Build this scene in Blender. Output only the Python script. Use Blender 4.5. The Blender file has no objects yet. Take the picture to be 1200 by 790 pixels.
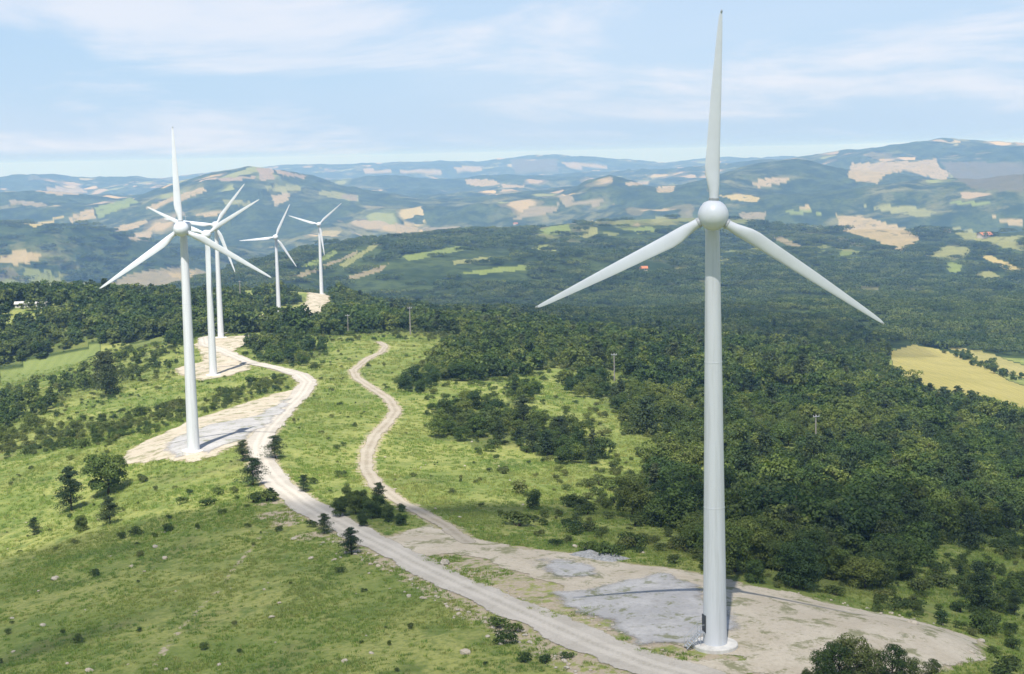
import bpy, bmesh, math, random
import numpy as np
from mathutils import Vector, Matrix, Quaternion

random.seed(7)
rng = np.random.default_rng(7)
scene = bpy.context.scene
col = scene.collection

# ------------------------------------------------------------------ camera
PW, PH, F = 1200.0, 790.0, 1800.0            # photograph size, focal length in its pixels
V_H, ROLL = 180.0, -0.022                    # horizon row at the centre, camera roll
PITCH = math.atan((PH / 2 - V_H) / F)
CAM_Z = 63.2                                 # above the foot of the nearest turbine
Fw = np.array([0, math.cos(PITCH), -math.sin(PITCH)])
R0 = np.array([1.0, 0, 0]); U0 = np.array([0, math.sin(PITCH), math.cos(PITCH)])
Rt = math.cos(ROLL) * R0 + math.sin(ROLL) * U0
Up = -math.sin(ROLL) * R0 + math.cos(ROLL) * U0
CAM = np.array([0, 0, CAM_Z])
cam = bpy.data.cameras.new('camera'); camo = bpy.data.objects.new('camera', cam); col.objects.link(camo)
cam.sensor_fit = 'HORIZONTAL'; cam.sensor_width = 36.0; cam.lens = F * 36.0 / PW
cam.clip_start = 0.5; cam.clip_end = 120000
M = Matrix(((Rt[0], Up[0], -Fw[0], 0), (Rt[1], Up[1], -Fw[1], 0), (Rt[2], Up[2], -Fw[2], CAM_Z), (0, 0, 0, 1)))
camo.matrix_world = M
scene.camera = camo

# ------------------------------------------------------------------ world, sun, exposure
SUN_EL, SUN_AZ = math.radians(60), math.radians(191)       # azimuth from +Y towards +X
SUN = Vector((math.cos(SUN_EL) * math.sin(SUN_AZ), math.cos(SUN_EL) * math.cos(SUN_AZ), math.sin(SUN_EL)))
world = bpy.data.worlds.new('World'); scene.world = world; world.use_nodes = True
wn = world.node_tree.nodes; wl = world.node_tree.links; wn.clear()
sky = wn.new('ShaderNodeTexSky'); sky.sky_type = 'NISHITA'; sky.sun_disc = False
sky.sun_elevation = SUN_EL; sky.sun_rotation = SUN_AZ; sky.altitude = 800; sky.air_density = 1.0; sky.dust_density = 0.15; sky.ozone_density = 3.0
tc = wn.new('ShaderNodeTexCoord')
sep = wn.new('ShaderNodeSeparateXYZ'); wl.new(tc.outputs['Generated'], sep.inputs[0])
def wmath(op, a, b=None, c=None, clamp=False):
    n = wn.new('ShaderNodeMath'); n.operation = op; n.use_clamp = clamp
    for i, x in enumerate((a, b, c)):
        if x is None: continue
        if isinstance(x, (int, float)): n.inputs[i].default_value = x
        else: wl.new(x, n.inputs[i])
    return n.outputs[0]
zz = wmath('ADD', wmath('MAXIMUM', sep.outputs[2], 0.0), 0.16)
px = wmath('DIVIDE', sep.outputs[0], zz); py = wmath('DIVIDE', sep.outputs[1], zz)
cmb = wn.new('ShaderNodeCombineXYZ'); wl.new(px, cmb.inputs[0]); wl.new(py, cmb.inputs[1])
def wnoise(scale, detail, rough, off):
    mp = wn.new('ShaderNodeMapping'); mp.inputs['Location'].default_value = off
    wl.new(cmb.outputs[0], mp.inputs[0])
    n = wn.new('ShaderNodeTexNoise'); n.inputs['Scale'].default_value = scale; n.inputs['Detail'].default_value = detail
    n.inputs['Roughness'].default_value = rough; n.inputs['Distortion'].default_value = 0.4
    wl.new(mp.outputs[0], n.inputs[0]); return n.outputs[0]
def wramp(x, a, b):
    m = wn.new('ShaderNodeMapRange'); m.interpolation_type = 'SMOOTHSTEP'
    m.inputs['From Min'].default_value = a; m.inputs['From Max'].default_value = b
    wl.new(x, m.inputs[0]); return m.outputs[0]
big = wramp(wnoise(0.85, 8, 0.60, (1.2, 5.5, 0)), 0.46, 0.66)
veil = wramp(wnoise(0.30, 5, 0.55, (9.0, 4.0, 0)), 0.35, 0.75)
hor = wmath('MULTIPLY', wmath('POWER', 2.718, wmath('MULTIPLY', wmath('MAXIMUM', sep.outputs[2], 0.0), -3.0)), 0.94)   # cloud and vapour thicken towards the horizon
thin = wn.new('ShaderNodeMixRGB'); wl.new(hor, thin.inputs[0]); wl.new(sky.outputs[0], thin.inputs[1]); thin.inputs[2].default_value = (3.65, 5.05, 7.0, 1)
cloudf = wmath('MINIMUM', wmath('ADD', wmath('MULTIPLY', big, 0.62), wmath('MULTIPLY', veil, 0.22)), 0.80)
mixc = wn.new('ShaderNodeMixRGB'); wl.new(cloudf, mixc.inputs[0]); wl.new(thin.outputs[0], mixc.inputs[1])
mixc.inputs[2].default_value = (7.1, 7.1, 7.6, 1)
bg = wn.new('ShaderNodeBackground'); bg.inputs[1].default_value = 0.066; wl.new(mixc.outputs[0], bg.inputs[0])
wo = wn.new('ShaderNodeOutputWorld'); wl.new(bg.outputs[0], wo.inputs[0])

sl = bpy.data.lights.new('sun', 'SUN'); sl.energy = 3.6; sl.angle = math.radians(0.5); sl.color = (1.0, 0.955, 0.88)
so = bpy.data.objects.new('sun', sl); col.objects.link(so); so.rotation_euler = SUN.to_track_quat('Z', 'Y').to_euler()
scene.view_settings.view_transform = 'Standard'; scene.view_settings.look = 'None'
scene.view_settings.gamma = 1.0; scene.view_settings.use_curve_mapping = False
scene.view_settings.exposure = 1.0
scene.cycles.max_bounces = 6; scene.cycles.diffuse_bounces = 3; scene.cycles.transparent_max_bounces = 32
scene.cycles.volume_bounces = 2; scene.cycles.use_denoising = True

# ------------------------------------------------------------------ numeric helpers
def project(P):
    d = np.asarray(P, float) - CAM
    z = d @ Fw
    z = np.where(np.abs(z) < 1e-6, 1e-6, z)
    u = PW / 2 + F * (d @ Rt) / z
    v = PH / 2 - F * (d @ Up) / z
    return u, v, z
def ray(u, v):
    d = Fw + (u - PW / 2) / F * Rt - (v - PH / 2) / F * Up
    return d
def at_range(u, v, r):
    d = ray(u, v); return CAM + d * (r / math.hypot(d[0], d[1]))

def hash2(ix, iy, seed):
    h = (ix.astype(np.int64) * 374761393 + iy.astype(np.int64) * 668265263 + seed * 1442695041) & 0xFFFFFFFF
    h = ((h ^ (h >> 13)) * 1274126177) & 0xFFFFFFFF
    h = h ^ (h >> 16)
    return (h & 0xFFFFFF) / float(0xFFFFFF)
def vnoise(x, y, seed=0):
    x = np.asarray(x, float); y = np.asarray(y, float)
    ix = np.floor(x); iy = np.floor(y); fx = x - ix; fy = y - iy
    fx = fx * fx * fx * (fx * (fx * 6 - 15) + 10); fy = fy * fy * fy * (fy * (fy * 6 - 15) + 10)
    a = hash2(ix, iy, seed); b = hash2(ix + 1, iy, seed); c = hash2(ix, iy + 1, seed); d = hash2(ix + 1, iy + 1, seed)
    return (a * (1 - fx) + b * fx) * (1 - fy) + (c * (1 - fx) + d * fx) * fy
def fbm(x, y, wl_, octv=4, seed=0, gain=0.5):
    s = 0.0; amp = 1.0; tot = 0.0; w = wl_
    ca, sa = math.cos(0.6), math.sin(0.6)
    for o in range(octv):
        s = s + amp * vnoise(x / w + 17.3 * o, y / w - 9.1 * o, seed + o); tot += amp
        amp *= gain; w *= 0.5
        x, y = x * ca - y * sa, x * sa + y * ca
    return s / tot                                        # 0..1
def smooth(a, b, x):
    t = np.clip((x - a) / (b - a), 0, 1); return t * t * (3 - 2 * t)
def in_poly(u, v, poly):
    u = np.asarray(u, float); v = np.asarray(v, float)
    inside = np.zeros(u.shape, bool); n = len(poly)
    for i in range(n):
        x1, y1 = poly[i]; x2, y2 = poly[(i + 1) % n]
        if y1 == y2: continue
        c = ((y1 > v) != (y2 > v)) & (u < (x2 - x1) * (v - y1) / (y2 - y1) + x1)
        inside ^= c
    return inside
def dist_segs(x, y, pts, closed=False):
    """distance to a polyline and the position along it (index + fraction)"""
    best = np.full(np.shape(x), 1e18); pos = np.zeros(np.shape(x)); n = len(pts)
    for i in range(n if closed else n - 1):
        ax, ay = pts[i]; bx, by = pts[(i + 1) % n]
        dx, dy = bx - ax, by - ay; L = dx * dx + dy * dy + 1e-12
        t = np.clip(((x - ax) * dx + (y - ay) * dy) / L, 0, 1)
        d = (x - ax - t * dx) ** 2 + (y - ay - t * dy) ** 2
        m = d < best; best = np.where(m, d, best); pos = np.where(m, i + t, pos)
    return np.sqrt(best), pos
def sd_poly(x, y, poly):
    d, _ = dist_segs(x, y, poly, True)
    return np.where(in_poly(x, y, poly), -d, d)

# ------------------------------------------------------------------ turbine positions from their feet and hubs
HUB_H, BLADE_L = 55.0, 24.5
TURB = [  # foot pixel, hub row, three blade angles (clockwise from up), yaw
    ((838, 757), 252, (2.7, 123.5, 243.3), -0.10),
    ((227, 529), 268, (-2.0, 120.5, 235.5), 0.06),
    ((250, 440), 275, (58.0, 179.0, 297.5), 0.10),
    ((259, 396), 264, (37.0, 160.0, 279.0), 0.10),
    ((327, 372), 278, (25.5, 147.0, 266.0), 0.08),
    ((377, 345), 263, (48.5, 172.0, 288.0), 0.05)]
TPOS = []
for (bu, bv), hv, ang, yaw in TURB:
    lo, hi = 80.0, 4000.0
    for _ in range(60):
        m = (lo + hi) / 2; P = at_range(bu, bv, m)
        _, vv, _ = project(P + np.array([0, 0, HUB_H]))
        if vv < hv: lo = m
        else: hi = m
    TPOS.append(at_range(bu, bv, lo))
# ------------------------------------------------------------------ terrain
# ground points: photograph pixel and height above the foot of the near turbine, where the ground is read from roads,
# the turbine row and the usual lie of such ridges
CP = []
def cp(u, v, z):
    d = ray(u, v); t = (z - CAM_Z) / d[2]; CP.append((CAM[0] + d[0] * t, CAM[1] + d[1] * t, z))
def cpr(u, v, r):
    P = at_range(u, v, r); CP.append((P[0], P[1], P[2]))
for P in TPOS: CP.append(tuple(P))
for a in ((600, 790, -1.5), (300, 790, -3.5), (0, 790, -9), (-150, 780, -14), (1200, 790, -9), (1350, 790, -16), (900, 790, -0.6),
          (520, 655, -2.2), (430, 640, -3), (310, 570, -6), (300, 650, -5.5), (0, 650, -19), (-150, 640, -27), (150, 570, -14), (0, 540, -27), (-150, 540, -38),
          (350, 445, -16.5), (330, 480, -12.5), (150, 480, -23), (0, 470, -38), (0, 440, -44), (120, 420, -33),
          (445, 402, -21), (420, 540, -9.5), (460, 480, -12.5), (420, 440, -17), (520, 420, -21), (600, 440, -22), (540, 520, -13), (640, 620, -5.5), (720, 590, -10),
          (700, 500, -17), (720, 443, -25), (700, 660, -1.5), (760, 640, -3), (840, 680, -1.2), (1000, 715, -3.5), (1130, 752, -4.2), (1000, 650, -13), (1200, 660, -19), (1200, 560, -42), (955, 522, -30),
          (1330, 650, -34), (1330, 520, -75), (1120, 430, -85), (1200, 445, -88), (1000, 400, -96), (800, 400, -62), (620, 395, -33), (500, 390, -27),
          (600, 362, -92), (450, 368, -62), (800, 360, -110), (600, 310, -135), (900, 350, -150), (900, 300, -190), (760, 320, -150), (1050, 272, -160), (1150, 290, -165), (1200, 350, -160), (1350, 350, -190), (1200, 260, -130), (1350, 270, -120)):
    cp(*a)
for a in ((50, 362, 930), (200, 362, 950), (-120, 365, 900), (120, 350, 1150)):
    cpr(*a)
for th in (-0.42, -0.28, -0.14, 0.0, 0.14, 0.28, 0.42):
    for r, z in ((1900, -210 if th < -0.06 else None), (3000, -300 if th < -0.06 else None), (4800, -280), (7500, -250), (12000, -260), (20000, -330), (45000, -480)):
        if z is not None: CP.append((r * math.sin(th), r * math.cos(th), z - (40 if th < 0 and r < 6000 else 0)))
    for r, z in ((25, 0), (90, 1.0)): CP.append((r * math.sin(th), r * math.cos(th), z + (-2.5 * abs(th) / 0.42 * (r / 90))))
CP = np.array(CP)
def lp(x, y):
    r = np.hypot(x, y) + 1e-9; th = np.arctan2(x, y)
    return np.clip(th, -0.55, 0.55), np.log(np.maximum(r, 15.0))
def tps_k(d2): return 0.5 * d2 * np.log(d2 + 1e-12)
ct, cl_ = lp(CP[:, 0], CP[:, 1]); NC = len(CP)
K = tps_k((ct[:, None] - ct[None]) ** 2 + (cl_[:, None] - cl_[None]) ** 2) + np.eye(NC) * 2e-5
A = np.zeros((NC + 3, NC + 3)); A[:NC, :NC] = K
A[:NC, NC:] = np.stack([np.ones(NC), ct, cl_], 1); A[NC:, :NC] = A[:NC, NC:].T
# asinh keeps metres near the camera and hundreds of metres far away on one scale
W = np.linalg.solve(A, np.concatenate([np.arcsinh(CP[:, 2] / 12.0), np.zeros(3)]))
def tps(x, y):
    t, l = lp(x, y); shp = np.shape(t); t = np.ravel(t); l = np.ravel(l); out = np.zeros(t.size)
    for s in range(0, t.size, 40000):
        e = slice(s, s + 40000)
        d2 = (t[e, None] - ct[None]) ** 2 + (l[e, None] - cl_[None]) ** 2
        out[e] = tps_k(d2) @ W[:NC] + W[NC] + W[NC + 1] * t[e] + W[NC + 2] * l[e]
    return (np.sinh(np.clip(out, -5.2, 3.0)) * 12.0).reshape(shp)

RIDGES = [  # crest pixels, range in metres (start, end), half width in metres
    ([(150, 234), (200, 216), (250, 199), (290, 193), (340, 200), (365, 212), (420, 227), (500, 242)], 7600, 7400, 1000),
    ([(655, 236), (690, 216), (715, 208), (742, 211), (775, 230)], 7000, 7000, 520),
    ([(790, 218), (840, 204), (880, 191), (930, 184), (965, 190), (1010, 200)], 7600, 7300, 900),
    ([(930, 187), (990, 178), (1050, 173), (1100, 164), (1140, 168), (1200, 167), (1290, 164)], 10800, 10000, 1500),
    ([(-60, 262), (40, 263), (100, 266), (150, 286), (190, 304), (235, 322)], 4700, 4400, 650),
    ([(330, 326), (375, 300), (420, 284), (480, 275), (560, 269), (640, 264), (700, 262), (790, 258)], 2300, 3900, 520),
    ([(330, 192), (400, 193), (450, 189), (500, 189), (560, 191), (600, 185), (650, 182), (720, 187), (780, 191), (850, 184), (900, 181)], 16500, 16500, 1700),
    ([(-40, 209), (40, 206), (100, 209), (160, 206), (210, 210)], 13500, 13500, 1500),
    ([(380, 209), (450, 203), (520, 207), (600, 203), (660, 206)], 10800, 10800, 900),
    ([(700, 203), (760, 198), (830, 195)], 12500, 12500, 1100),
    ([(-40, 226), (40, 222), (110, 228), (150, 238)], 8200, 7800, 800),
    ([(1010, 222), (1080, 213), (1140, 214), (1220, 205)], 6400, 6200, 700)]
RW = []
for pts, r0, r1, w in RIDGES:
    n = len(pts); RW.append((np.array([at_range(u, v, r0 + (r1 - r0) * i / (n - 1)) for i, (u, v) in enumerate(pts)]), w))
def base_h(x, y, want_g=False):
    x = np.asarray(x, float); y = np.asarray(y, float)
    z = tps(x, y); gm = np.zeros(np.shape(z))
    for P, w in RW:
        d, pos = dist_segs(x, y, P[:, :2])
        zr = np.interp(pos, np.arange(len(P)), P[:, 2])
        g = np.exp(-(d / w) ** 1.6)
        h = z + (zr - z) * g
        gm = np.where(h > z, np.maximum(gm, g), gm); z = np.where(h > z, h, z)
    return (z, gm) if want_g else z
def px_ground(u, v, rmin=100, rmax=12000):
    d = ray(u, v); hr = math.hypot(d[0], d[1])
    rr = np.geomspace(rmin, rmax, 900)
    X = CAM[0] + d[0] / hr * rr; Y = CAM[1] + d[1] / hr * rr; Z = CAM_Z + d[2] / hr * rr
    g = Z - base_h(X, Y); k = np.argmax(g < 0)
    if k == 0: k = len(rr) - 1
    t = g[k - 1] / (g[k - 1] - g[k] + 1e-9); r = rr[k - 1] + t * (rr[k] - rr[k - 1])
    return np.array([d[0] / hr * r, d[1] / hr * r, CAM_Z + d[2] / hr * r])
def pxs(L): return [tuple(px_ground(u, v)[:2]) for u, v in L]

ROAD = pxs([(830, 800), (760, 780), (700, 757), (620, 722), (550, 690), (490, 662), (440, 636), (400, 615), (355, 590), (326, 568), (308, 545), (303, 524), (313, 503), (333, 481),
            (352, 463), (361, 448), (350, 439), (322, 431), (292, 425), (274, 417), (258, 410), (240, 404), (238, 396), (262, 391)])
ROAD_W = np.array([3.8, 3.4, 3.1, 2.9, 2.9, 3.0, 3.1, 3.2, 3.2, 3.2, 3.2, 3.2, 3.2, 3.2, 3.4, 3.4, 3.0, 2.7, 2.6, 2.6, 2.6, 2.6, 2.6, 2.6])
TRACK = pxs([(548, 636), (520, 615), (495, 602), (468, 588), (440, 568), (429, 550), (430, 530), (440, 510), (455, 495), (464, 482), (456, 468), (436, 455), (418, 443), (414, 434), (430, 421), (447, 413), (452, 406), (444, 401)])
APRON = pxs([(440, 636), (470, 624), (505, 616), (540, 628), (600, 640), (680, 651), (735, 661), (800, 668), (870, 684), (960, 704), (1040, 721), (1100, 735), (1150, 751), (1143, 766), (1115, 779), (1070, 790), (980, 792), (860, 796), (780, 786), (700, 760), (620, 726), (540, 690), (480, 660)])
ISLE = pxs([(484, 652), (528, 649), (582, 661), (644, 683), (700, 717), (746, 749), (800, 762), (842, 766), (860, 772), (800, 776), (752, 768), (690, 748), (640, 728), (590, 703), (540, 680)])
GRAVEL = [pxs([(632, 657), (660, 655), (690, 662), (704, 674), (668, 677), (640, 668)]),
          pxs([(650, 695), (690, 694), (730, 684), (778, 673), (806, 686), (828, 706), (846, 716), (852, 735), (828, 742), (806, 757), (748, 755), (712, 728), (680, 711)])]
PAD2 = pxs([(141, 544), (157, 525), (190, 509), (230, 491), (280, 475), (322, 462), (350, 456), (352, 468), (330, 490), (304, 508), (288, 520), (252, 534), (222, 541), (196, 537), (168, 543)])
GRAVEL2 = pxs([(190, 527), (210, 512), (248, 498), (296, 490), (338, 468), (330, 484), (310, 500), (286, 514), (246, 532), (210, 534)])
PAD3 = pxs([(204, 433), (222, 428), (240, 424), (236, 412), (228, 404), (244, 399), (268, 395), (296, 393), (306, 399), (278, 408), (268, 416), (290, 428), (292, 433), (268, 441), (238, 446), (214, 440)])
PAD5 = pxs([(298, 373), (328, 366), (350, 360), (360, 352), (361, 343), (383, 343), (386, 353), (372, 368), (340, 379), (312, 379)])
GPATH = pxs([(325, 616), (300, 632), (282, 655), (262, 682), (238, 706), (212, 736), (196, 760), (182, 780)])

def hard_sd(x, y):
    """distance outside the graded ground (roads, pads)"""
    s = np.full(np.shape(x), 1e9)
    d, pos = dist_segs(x, y, ROAD); s = np.minimum(s, d - np.interp(pos, np.arange(len(ROAD_W)), ROAD_W))
    d, _ = dist_segs(x, y, TRACK); s = np.minimum(s, d - 1.7)
    for P in (APRON, PAD2, PAD3, PAD5): s = np.minimum(s, sd_poly(x, y, P))
    return s
def height(x, y, sd=None):
    x = np.asarray(x, float); y = np.asarray(y, float)
    z, gm = base_h(x, y, True); r = np.hypot(x, y)
    if sd is None: sd = hard_sd(x, y)
    damp = smooth(1.5, 12, sd)
    near = (fbm(x, y, 26, 2, 3) - 0.5) * 1.5 * smooth(120, 220, r) + (fbm(x, y, 9, 1, 5) - 0.5) * 0.5 * (1 - smooth(420, 700, r))
    mid = (fbm(x, y, 110, 3, 8) - 0.5) * 16 * smooth(600, 1800, r)
    rid = 1 - np.abs(2 * fbm(x, y, 1500, 5, 21, 0.52) - 1) * 2
    far = (rid - 0.55) * np.clip((r - 1300) * 0.022, 0, 120)
    far2 = (fbm(x, y, 420, 5, 31, .58) - 0.5) * np.clip((r - 1500) * 0.02, 0, 85)
    return z + near * damp + (mid + (far + far2) * (1 - .7 * gm)) * damp

# land cover drawn as fields on the hills: photograph outline, range limits, colour
TAN, PINK, YEL, LG, PG, GT, HEATH, SCAR = (.34, .265, .145), (.33, .26, .16), (.39, .31, .13), (.18, .22, .06), (.23, .23, .09), (.24, .20, .125), (.12, .11, .065), (.29, .22, .15)
FIELDS = [
    ([(28, 262), (75, 252), (78, 256), (40, 266)], YEL), ([(80, 253), (110, 243), (112, 256), (82, 262)], TAN), ([(112, 243), (154, 231), (162, 237), (114, 256)], LG),
    ([(168, 243), (210, 228), (238, 219), (242, 224), (212, 236), (176, 246)], TAN), ([(128, 269), (168, 256), (176, 261), (143, 274)], TAN), ([(150, 276), (182, 268), (176, 280), (154, 283)], PINK),
    ([(226, 252), (252, 245), (278, 244), (246, 255)], TAN), ([(318, 229), (341, 226), (337, 235), (321, 243)], PINK), ([(311, 218), (350, 217), (354, 224), (315, 225)], PG),
    ([(364, 224), (395, 224), (420, 230), (420, 237), (385, 231)], PG), ([(301, 197), (320, 197), (322, 210), (305, 213)], SCAR), ([(322, 198), (360, 206), (357, 210), (324, 204)], SCAR), ([(255, 209), (300, 206), (300, 210), (258, 213)], SCAR),
    ([(0, 301), (17, 294), (46, 294), (49, 302), (31, 310), (0, 308)], TAN), ([(42, 224), (63, 219), (95, 221), (105, 226), (70, 229)], PINK), ([(10, 234), (56, 238), (54, 243), (12, 240)], GT),
    ([(124, 334), (150, 322), (178, 315), (212, 312), (243, 318), (226, 333), (160, 336)], GT), ([(190, 322), (232, 316), (222, 328)], TAN), ([(262, 232), (300, 236), (290, 242), (262, 240)], PG), ([(180, 258), (214, 248), (220, 252), (190, 262)], GT),
    ([(332, 327), (402, 302), (418, 293), (418, 298), (352, 327)], GT), ([(405, 325), (455, 309), (446, 319), (412, 328)], GT), ([(398, 310), (444, 281), (446, 286), (404, 314)], PG), ([(352, 312), (392, 292), (396, 297), (360, 316)], LG),
    ([(463, 262), (482, 261), (491, 268), (487, 274), (464, 274)], TAN), ([(494, 267), (540, 265), (540, 272), (496, 272)], GT), ([(629, 271), (645, 265), (667, 263), (668, 270), (653, 275), (636, 274)], LG), ([(680, 267), (699, 266), (701, 277), (684, 279)], PG),
    ([(620, 290), (640, 286), (653, 287), (653, 294), (636, 294)], (.26, .28, .08)), ([(544, 320), (590, 312), (622, 310), (620, 316), (560, 322)], LG), ([(470, 300), (540, 288), (545, 293), (480, 306)], LG), ([(530, 306), (580, 300), (578, 305), (532, 311)], PG),
    ([(619, 243), (656, 239), (653, 249), (620, 254), (595, 260), (610, 250)], GT), ([(653, 229), (670, 229), (672, 235), (708, 235), (700, 242), (660, 242)], GT), ([(544, 210), (578, 210), (586, 217), (571, 220), (547, 217)], TAN), ([(586, 216), (616, 217), (614, 220), (590, 220)], TAN),
    ([(424, 198), (458, 199), (460, 203), (428, 203)], PINK), ([(468, 199), (518, 199), (516, 204), (472, 204)], PINK), ([(530, 195), (564, 195), (564, 201), (536, 201)], PINK), ([(598, 189), (653, 186), (655, 201), (604, 202)], HEATH), ([(653, 189), (700, 191), (718, 197), (668, 197)], PINK),
    ([(400, 227), (420, 230), (417, 237), (400, 232)], GT), ([(769, 219), (791, 217), (790, 225), (771, 226)], TAN), ([(732, 214), (760, 212), (758, 216), (734, 218)], PINK), ([(738, 269), (762, 265), (773, 271), (749, 274)], LG), ([(762, 257), (783, 253), (786, 258), (768, 262)], PG),
    ([(993, 208), (998, 191), (1053, 189), (1098, 187), (1098, 194), (1113, 203), (1108, 212), (1080, 205), (1060, 200), (1036, 206), (1029, 215), (1005, 213)], TAN),
    ([(879, 216), (896, 208), (927, 208), (925, 213), (889, 221)], PINK), ([(841, 229), (868, 227), (890, 231), (888, 238), (866, 236)], YEL), ([(979, 251), (1005, 252), (1039, 261), (1063, 268), (1079, 280), (1067, 290), (1055, 294), (1019, 279), (985, 270)], TAN),
    ([(1009, 241), (1039, 240), (1070, 243), (1101, 249), (1084, 255), (1039, 249)], PG), ([(1085, 300), (1111, 287), (1133, 290), (1142, 300), (1115, 305)], PG), ([(1109, 307), (1128, 309), (1125, 321), (1111, 319)], LG), ([(1142, 318), (1159, 317), (1178, 328), (1169, 332), (1142, 325)], PG),
    ([(1111, 266), (1142, 270), (1149, 280), (1200, 275), (1200, 294), (1176, 290), (1156, 283), (1128, 280)], PG), ([(1142, 297), (1162, 300), (1190, 312), (1200, 314), (1200, 322), (1176, 315)], YEL), ([(1162, 254), (1200, 257), (1200, 265), (1180, 263)], TAN), ([(1101, 189), (1200, 191), (1200, 226), (1142, 222), (1115, 206)], HEATH),
    ([(937, 241), (949, 240), (950, 245), (938, 246)], TAN), ([(865, 250), (897, 248), (899, 256), (870, 257)], GT), ([(896, 277), (908, 275), (940, 288), (938, 293)], GT), ([(920, 246), (970, 248), (968, 251), (922, 250)], LG), ([(1110, 236), (1160, 236), (1158, 240), (1114, 240)], LG), ([(830, 300), (856, 302), (854, 306), (832, 305)], PG)]
NEARF = [([(1042, 412), (1070, 404), (1105, 410), (1147, 425), (1182, 446), (1203, 453), (1203, 490), (1165, 484), (1112, 468), (1080, 462), (1050, 440)], (.36, .31, .11)), ([(1105, 406), (1147, 410), (1203, 429), (1203, 444), (1175, 438), (1130, 415)], (.34, .30, .12)),
         ([(0, 452), (0, 432), (60, 417), (118, 402), (118, 412), (90, 428), (40, 446)], (.19, .23, .075)), ([(150, 404), (198, 392), (200, 398), (160, 410)], (.17, .20, .065))]
# woods near the ridge: outline, trees per cell, mean height, chance of a conifer
WOODS = [
    ('right', [(845, 684), (835, 655), (800, 640), (772, 612), (742, 598), (738, 578), (765, 560), (790, 540), (770, 515), (740, 500), (705, 470), (688, 456), (700, 442), (640, 428), (600, 402), (640, 392), (800, 384), (1000, 390), (1036, 405), (1036, 430), (1058, 462), (1110, 473), (1165, 489), (1205, 495), (1205, 628), (1150, 640), (1090, 652), (1060, 682), (1000, 694), (950, 692), (900, 688)], 0.74, 7.0, 0.10),
    ('ridge', [(-60, 437), (-60, 350), (120, 350), (250, 350), (400, 348), (520, 350), (640, 358), (720, 385), (640, 393), (520, 393), (495, 389), (380, 393), (300, 391), (250, 392), (212, 401), (120, 404), (60, 419), (0, 434)], 0.85, 9.0, 0.06),
    ('thicket', [(508, 515), (516, 482), (545, 474), (590, 480), (612, 502), (640, 497), (676, 512), (708, 536), (700, 546), (655, 545), (620, 524), (560, 524)], 0.85, 4.7, 0.25),
    ('clump', [(498, 446), (516, 408), (560, 398), (650, 396), (664, 420), (622, 440), (560, 447)], 0.80, 7.5, 0.0),
    ('road bend', [(285, 402), (360, 400), (385, 410), (350, 430), (300, 422)], 0.75, 5.0, 0.1),
    ('left slope', [(-40, 530), (-40, 470), (40, 455), (95, 438), (112, 455), (60, 482), (30, 525)], 0.42, 4.8, 0.1),
    ('left slope', [(135, 424), (212, 397), (213, 404), (140, 436)], 0.55, 4.4, 0.0), ('left slope', [(110, 455), (206, 419), (208, 426), (118, 464)], 0.45, 4.0, 0.1),
    ('left belt', [(-20, 530), (0, 512), (100, 493), (222, 474), (218, 496), (130, 520), (40, 534)], 0.26, 2.9, 0.0),
    ('left belt', [(238, 492), (242, 466), (330, 440), (345, 449), (300, 468)], 0.26, 2.7, 0.0),
    ('road corner', [(385, 608), (400, 582), (440, 586), (476, 602), (468, 617), (430, 622)], 0.60, 4.2, 0.2),
    ('small bush', [(470, 461), (485, 446), (510, 449), (508, 461)], 0.8, 5.0, 0.0), ('small bush', [(592, 470), (598, 453), (628, 457), (628, 472)], 0.8, 5.0, 0.1),
    ('middle slope', [(600, 600), (640, 570), (700, 560), (745, 570), (740, 600), (700, 612), (640, 612)], 0.26, 3.6, 0.1),
    ('middle slope', [(660, 452), (690, 440), (705, 462), (680, 468)], 0.7, 5.5, 0.0),
    ('east thicket', [(1000, 700), (1060, 682), (1150, 640), (1205, 628), (1205, 760), (1160, 745), (1110, 728), (1050, 712)], 0.26, 3.4, 0.12),
    ('hedge', [(1100, 409), (1130, 417), (1175, 440), (1203, 447), (1203, 450), (1172, 443), (1128, 421)], 0.7, 4.5, 0.0)]
OPEN = [[(860, 470), (900, 455), (960, 462), (930, 478), (880, 482)], [(1000, 430), (1040, 440), (1060, 462), (1010, 452)], [(700, 560), (745, 545), (770, 560), (745, 600), (700, 596)], [(900, 620), (940, 605), (985, 615), (950, 632)], [(1060, 560), (1110, 545), (1150, 556), (1100, 574)], [(795, 560), (832, 545), (842, 600), (838, 650), (800, 638)], [(885, 565), (905, 535), (940, 516), (990, 526), (945, 548)], [(300, 380), (300, 366), (350, 356), (362, 342), (384, 342), (386, 360), (350, 380)], [(0, 386), (10, 360), (60, 352), (118, 354), (60, 376)], [(1085, 650), (1130, 630), (1190, 640), (1150, 665)]]

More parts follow.
